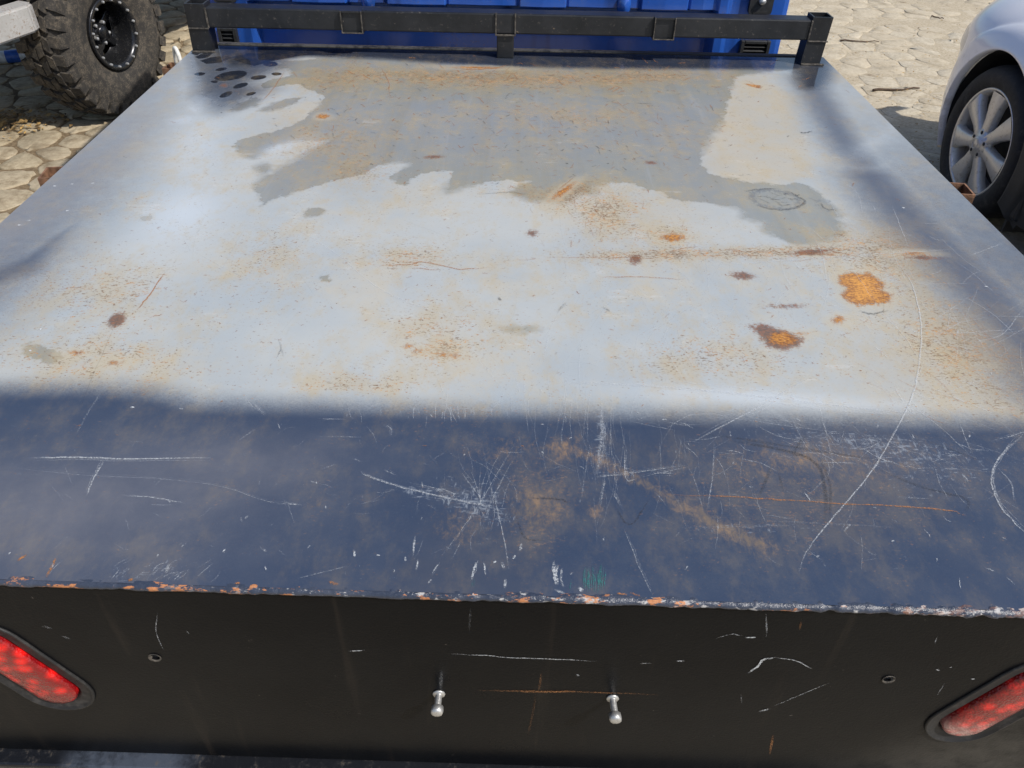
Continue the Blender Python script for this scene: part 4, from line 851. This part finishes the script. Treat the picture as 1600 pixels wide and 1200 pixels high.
# ================================================================== SILVER CAR on the right
wr = on_z((1530, 224), .32)
car = empty('silver_car', (wr[0], wr[1], 0))
tag(car, 'silver car with alloy front wheel parked on the right beside the truck', 'car')
car_wheel(car, (-.012, 0, .32)); car_wheel(car, (.0, -2.55, .32))
t = NT('silver_car_paint'); a = t.noise(2.5, 3); b = t.noise(900, 1); d = t.noise(20, 5, .7); z = t.sep(t.coord())[2]
c = t.mix(b, (.78, .77, .78), (.84, .83, .84)); dd = t.mul(t.step(t.add(d, t.mul(z, -.5)), .2, .5), .5); c = t.mix(dd, c, (.33, .28, .21))
t.set(col=c, rough=t.fmix(dd, .32, .7), metal=.0, coat=t.fmix(dd, .8, .1), coatr=.06); M_CARPAINT = t.m
RA, ZC = .352, .345
def inset(y, z):
    y0 = float(np.interp(z, [.15, .28, .40, .60, .70, .88], [.17, .23, .27, .30, .285, .22]))
    k = max(0, y-y0); ins = 1.25*k*k
    return min(ins, .9)+5.0*max(0, z-.67)**2+(.10*(.30-z) if z < .3 else 0)
def fender_x(y, z):
    r = math.hypot(y, z-ZC); fl = min(1, max(0, (.455-r)/.016)); return -.012+inset(y, z)-.022*fl*(1-.25*max(0, (r-RA)/.1))
Y0, Y1, Z0, Z1 = -.62, .98, .17, .88
vs, fs = [], []; NT_, NR_ = 72, 22
rs = [0, .008, .02, .06, .085, .0985, .104, .112, .13]
for i in range(NT_+1):
    th = R(-27)+R(232)*i/NT_; dy, dz = math.cos(th), math.sin(th)
    k = 1e9
    if dy > 0: k = min(k, Y1/dy)
    if dy < 0: k = min(k, Y0/dy)
    if dz > 0: k = min(k, (Z1-ZC)/dz)
    if dz < 0: k = min(k, (Z0-ZC)/dz)
    k = max(k, RA+.14)
    rr = [RA+q for q in rs]+[RA+.13+(k-RA-.13)*((j+1)/(NR_-len(rs))) for j in range(NR_-len(rs))]
    vs.append((fender_x(dy*RA, ZC+dz*RA)+.035, dy*RA, ZC+dz*RA))
    for r in rr: vs.append((fender_x(dy*r, ZC+dz*r), dy*r, ZC+dz*r))
m = NR_+1
for i in range(NT_):
    for j in range(m-1): fs.append((i*m+j, i*m+j+1, (i+1)*m+j+1, (i+1)*m+j))
fe = mesh_obj('fender', vs, fs, M_CARPAINT, car, True, True); fe.data.materials.append(M_VENT)
for p in fe.data.polygons:
    if p.center.y < -.28 and p.center.z < .46: p.material_index = 1
# bonnet and nose
vs, fs = [], []; ny, nx = 26, 16
for i in range(ny):
    y = Y0+(Y1-Y0-.02)*i/(ny-1)
    for j in range(nx):
        k = j/(nx-1); x = fender_x(y, Z1)+k*(1.6-2*inset(y, Z1) if inset(y, Z1) < .75 else .1); vs.append((x, y, Z1+.12*math.sin(math.pi*k)**.6-.10*max(0, y-.35)*math.sin(math.pi*k)))
for i in range(ny-1):
    for j in range(nx-1): fs.append((i*nx+j, i*nx+j+1, (i+1)*nx+j+1, (i+1)*nx+j))
mesh_obj('bonnet', vs, fs, M_CARPAINT, car, True, True)
# headlight standing slightly proud of the front corner
t = NT('headlight_plastic'); a = t.noise(12, 4, .6); t.set(col=t.mix(a, (.52, .50, .46), (.66, .64, .60)), rough=.25, coat=.5); M_HEAD = t.m
vs, fs = [], []
for i in range(12):
    y = .40+.40*i/11
    for j in range(8):
        z = .575+.105*j/7; b = math.sin(math.pi*min(1, max(0, j/7)))**.5*math.sin(math.pi*min(1, (i+.01)/11*.5+.02))
        vs.append((fender_x(y, z)-.022*b+.002, y, z))
for i in range(11):
    for j in range(7): fs.append((i*8+j, i*8+j+1, (i+1)*8+j+1, (i+1)*8+j))
mesh_obj('headlight', vs, fs, M_HEAD, car, True, True)
# wheel-arch liner, flap behind the wheel, sill, door side, cabin
vs, fs = [], []
for i in range(33):
    th = R(-25)+R(230)*i/32
    for x in (.012, .30): vs.append((x, (RA+.004)*math.cos(th), ZC+(RA+.004)*math.sin(th)))
for i in range(32): fs.append((2*i, 2*i+1, 2*i+3, 2*i+2))
b0 = len(vs); vs += [(.30, .36*math.cos(R(-25)+R(230)*i/32), ZC+.36*math.sin(R(-25)+R(230)*i/32)) for i in range(33)]; fs.append(tuple(range(b0, b0+33)))
mesh_obj('arch_liner', vs, fs, M_DARK, car, True, True)
bm = bmesh.new(); prism(bm, [(.0, -.395), (.24, -.395), (.25, -.38), (.0, -.38)], .10, .46); add_box(bm, (.045, -.43, .30), (.12, .05, .26), .015); bm_obj('mud_flap', bm, M_VENT, car, False, True)
def side(bm, pts, x0, x1):
    a = [bm.verts.new((x0, p[0], p[1])) for p in pts]; b = [bm.verts.new((x1, p[0], p[1])) for p in pts]; bm.faces.new(a); bm.faces.new(b[::-1])
    for k in range(len(pts)): bm.faces.new((a[k], a[(k+1) % len(pts)], b[(k+1) % len(pts)], b[k]))
bm = bmesh.new(); arch = [(-2.55+.36*math.cos(R(a)), .345+.36*math.sin(R(a))) for a in range(0, 181, 15)]
side(bm, [(-.625, .22), (-.625, .90)]+[(-3.3, .95), (-3.35, .4), (-3.2, .25)]+arch[::-1]+[(-2.19, .22)], -.008, 1.66); bm_obj('door_side', bm, M_CARPAINT, car, False, True)
bm = bmesh.new(); side(bm, [(-.55, .90), (-1.15, 1.40), (-2.7, 1.44), (-3.2, .93)], .16, 1.5); bm_obj('cabin', bm, M_GLASS, car, False, True)
bm = bmesh.new(); add_box(bm, (.83, -.2, .30), (1.1, 1.9, .16), .02); bm_obj('underbody', bm, M_DARK, car, False, True)
bm = bmesh.new(); side(bm, [(-.62, .24), (.75, .24), (.75, .84), (-.62, .86)], .42, 1.5); bm_obj('engine_bay', bm, M_DARK, car, False, True)

# ================================================================== SMALL THINGS ON THE GROUND
M_STICK = simple('dry_stick', (.085, .055, .035), .85, 0, .4, 60, .4)
def stick(a, b, r, label):
    P0, P1 = on_z(a, .008), on_z(b, .008); pts = []
    for k in range(9): q = P0+(P1-P0)*k/8; pts.append((q[0], q[1]+.012*math.sin(k*1.1), .012+.002*math.sin(k*2.)))
    vs, fs = tube_pts(pts, [r*(1-.5*k/8) for k in range(9)], 7); tag(mesh_obj('stick', vs, fs, M_STICK, None, True), label, 'stick', 'dry sticks on the paving')
stick((1364, 142), (1437, 139), .009, 'longest dark dry stick lying on the paving left of the silver car')
stick((1313, 64), (1374, 66), .006, 'thin dry stick on the paving right of the headboard end')
stick((1455, 26), (1475, 30), .006, 'short dry twig on the paving near the silver car bonnet')
bt = on_z((30, 87), .04); M_PLASTIC = simple('white_plastic', (.55, .57, .60), .35, 0, .15, 40, .1); M_BLUEBAND = simple('blue_label', (.03, .10, .42), .4, 0, .2, 40, .1)
root = empty('plastic_bottle', (bt[0], bt[1], .04), None, (0, 0, R(22))); tag(root, 'white plastic bottle with blue band lying below the silver bumper', 'bottle')
vs, fs = lathe([(.0001, -.17), (.03, -.168), (.036, -.16), (.037, .03), (.034, .06), (.016, .10), (.014, .125), (.0001, .126)], 20); mesh_obj('bottle_body', vs, fs, M_PLASTIC, root, True, True)
vs, fs = lathe([(.0375, -.075), (.0385, -.07), (.0385, .0), (.0375, .005)], 20); mesh_obj('label_band', vs, fs, M_BLUEBAND, root, True, True)
# leaf litter: one drift at the left edge, scattered crumbs on the right
t = NT('leaf_litter'); t.set(col=t.mix(t.n.new('ShaderNodeNewGeometry').outputs['Random Per Island'], (.10, .06, .025), (.46, .29, .10)), rough=.85); M_LEAF = t.m
def litter(name, n, fn, s0, s1, label, cat):
    V, Fc = [], []
    for _ in range(n):
        x, y = fn(); s = rng.uniform(s0, s1); a = rng.uniform(0, 6.3); b = len(V); z = .012+rng.uniform(0, .010)
        for (u, v, h) in ((-1, 0, 0), (0, .45, .3), (1, 0, rng.uniform(0, .5)), (0, -.45, .2)): V.append((x+s*(u*math.cos(a)-v*math.sin(a)), y+s*(u*math.sin(a)+v*math.cos(a)), z+h*s))
        Fc += [(b, b+1, b+3), (b+1, b+2, b+3)]
    tag(mesh_obj(name, V, Fc, M_LEAF), label, cat, kind='stuff')
lc = on_z((12, 190), 0)
litter('leaf_litter', 420, lambda: (lc[0]+rng.normal(0, .17), lc[1]+rng.normal(0, .09)), .008, .024, 'drift of brown leaf litter on the paving at the left edge', 'leaves')
litter('ground_crumbs', 900, lambda: ((lambda p: (p[0], p[1]))(on_z((rng.uniform(1200, 1560), rng.uniform(0, 260)), 0))), .003, .012, 'scattered dry crumbs and leaf bits on the paving at right', 'leaves')
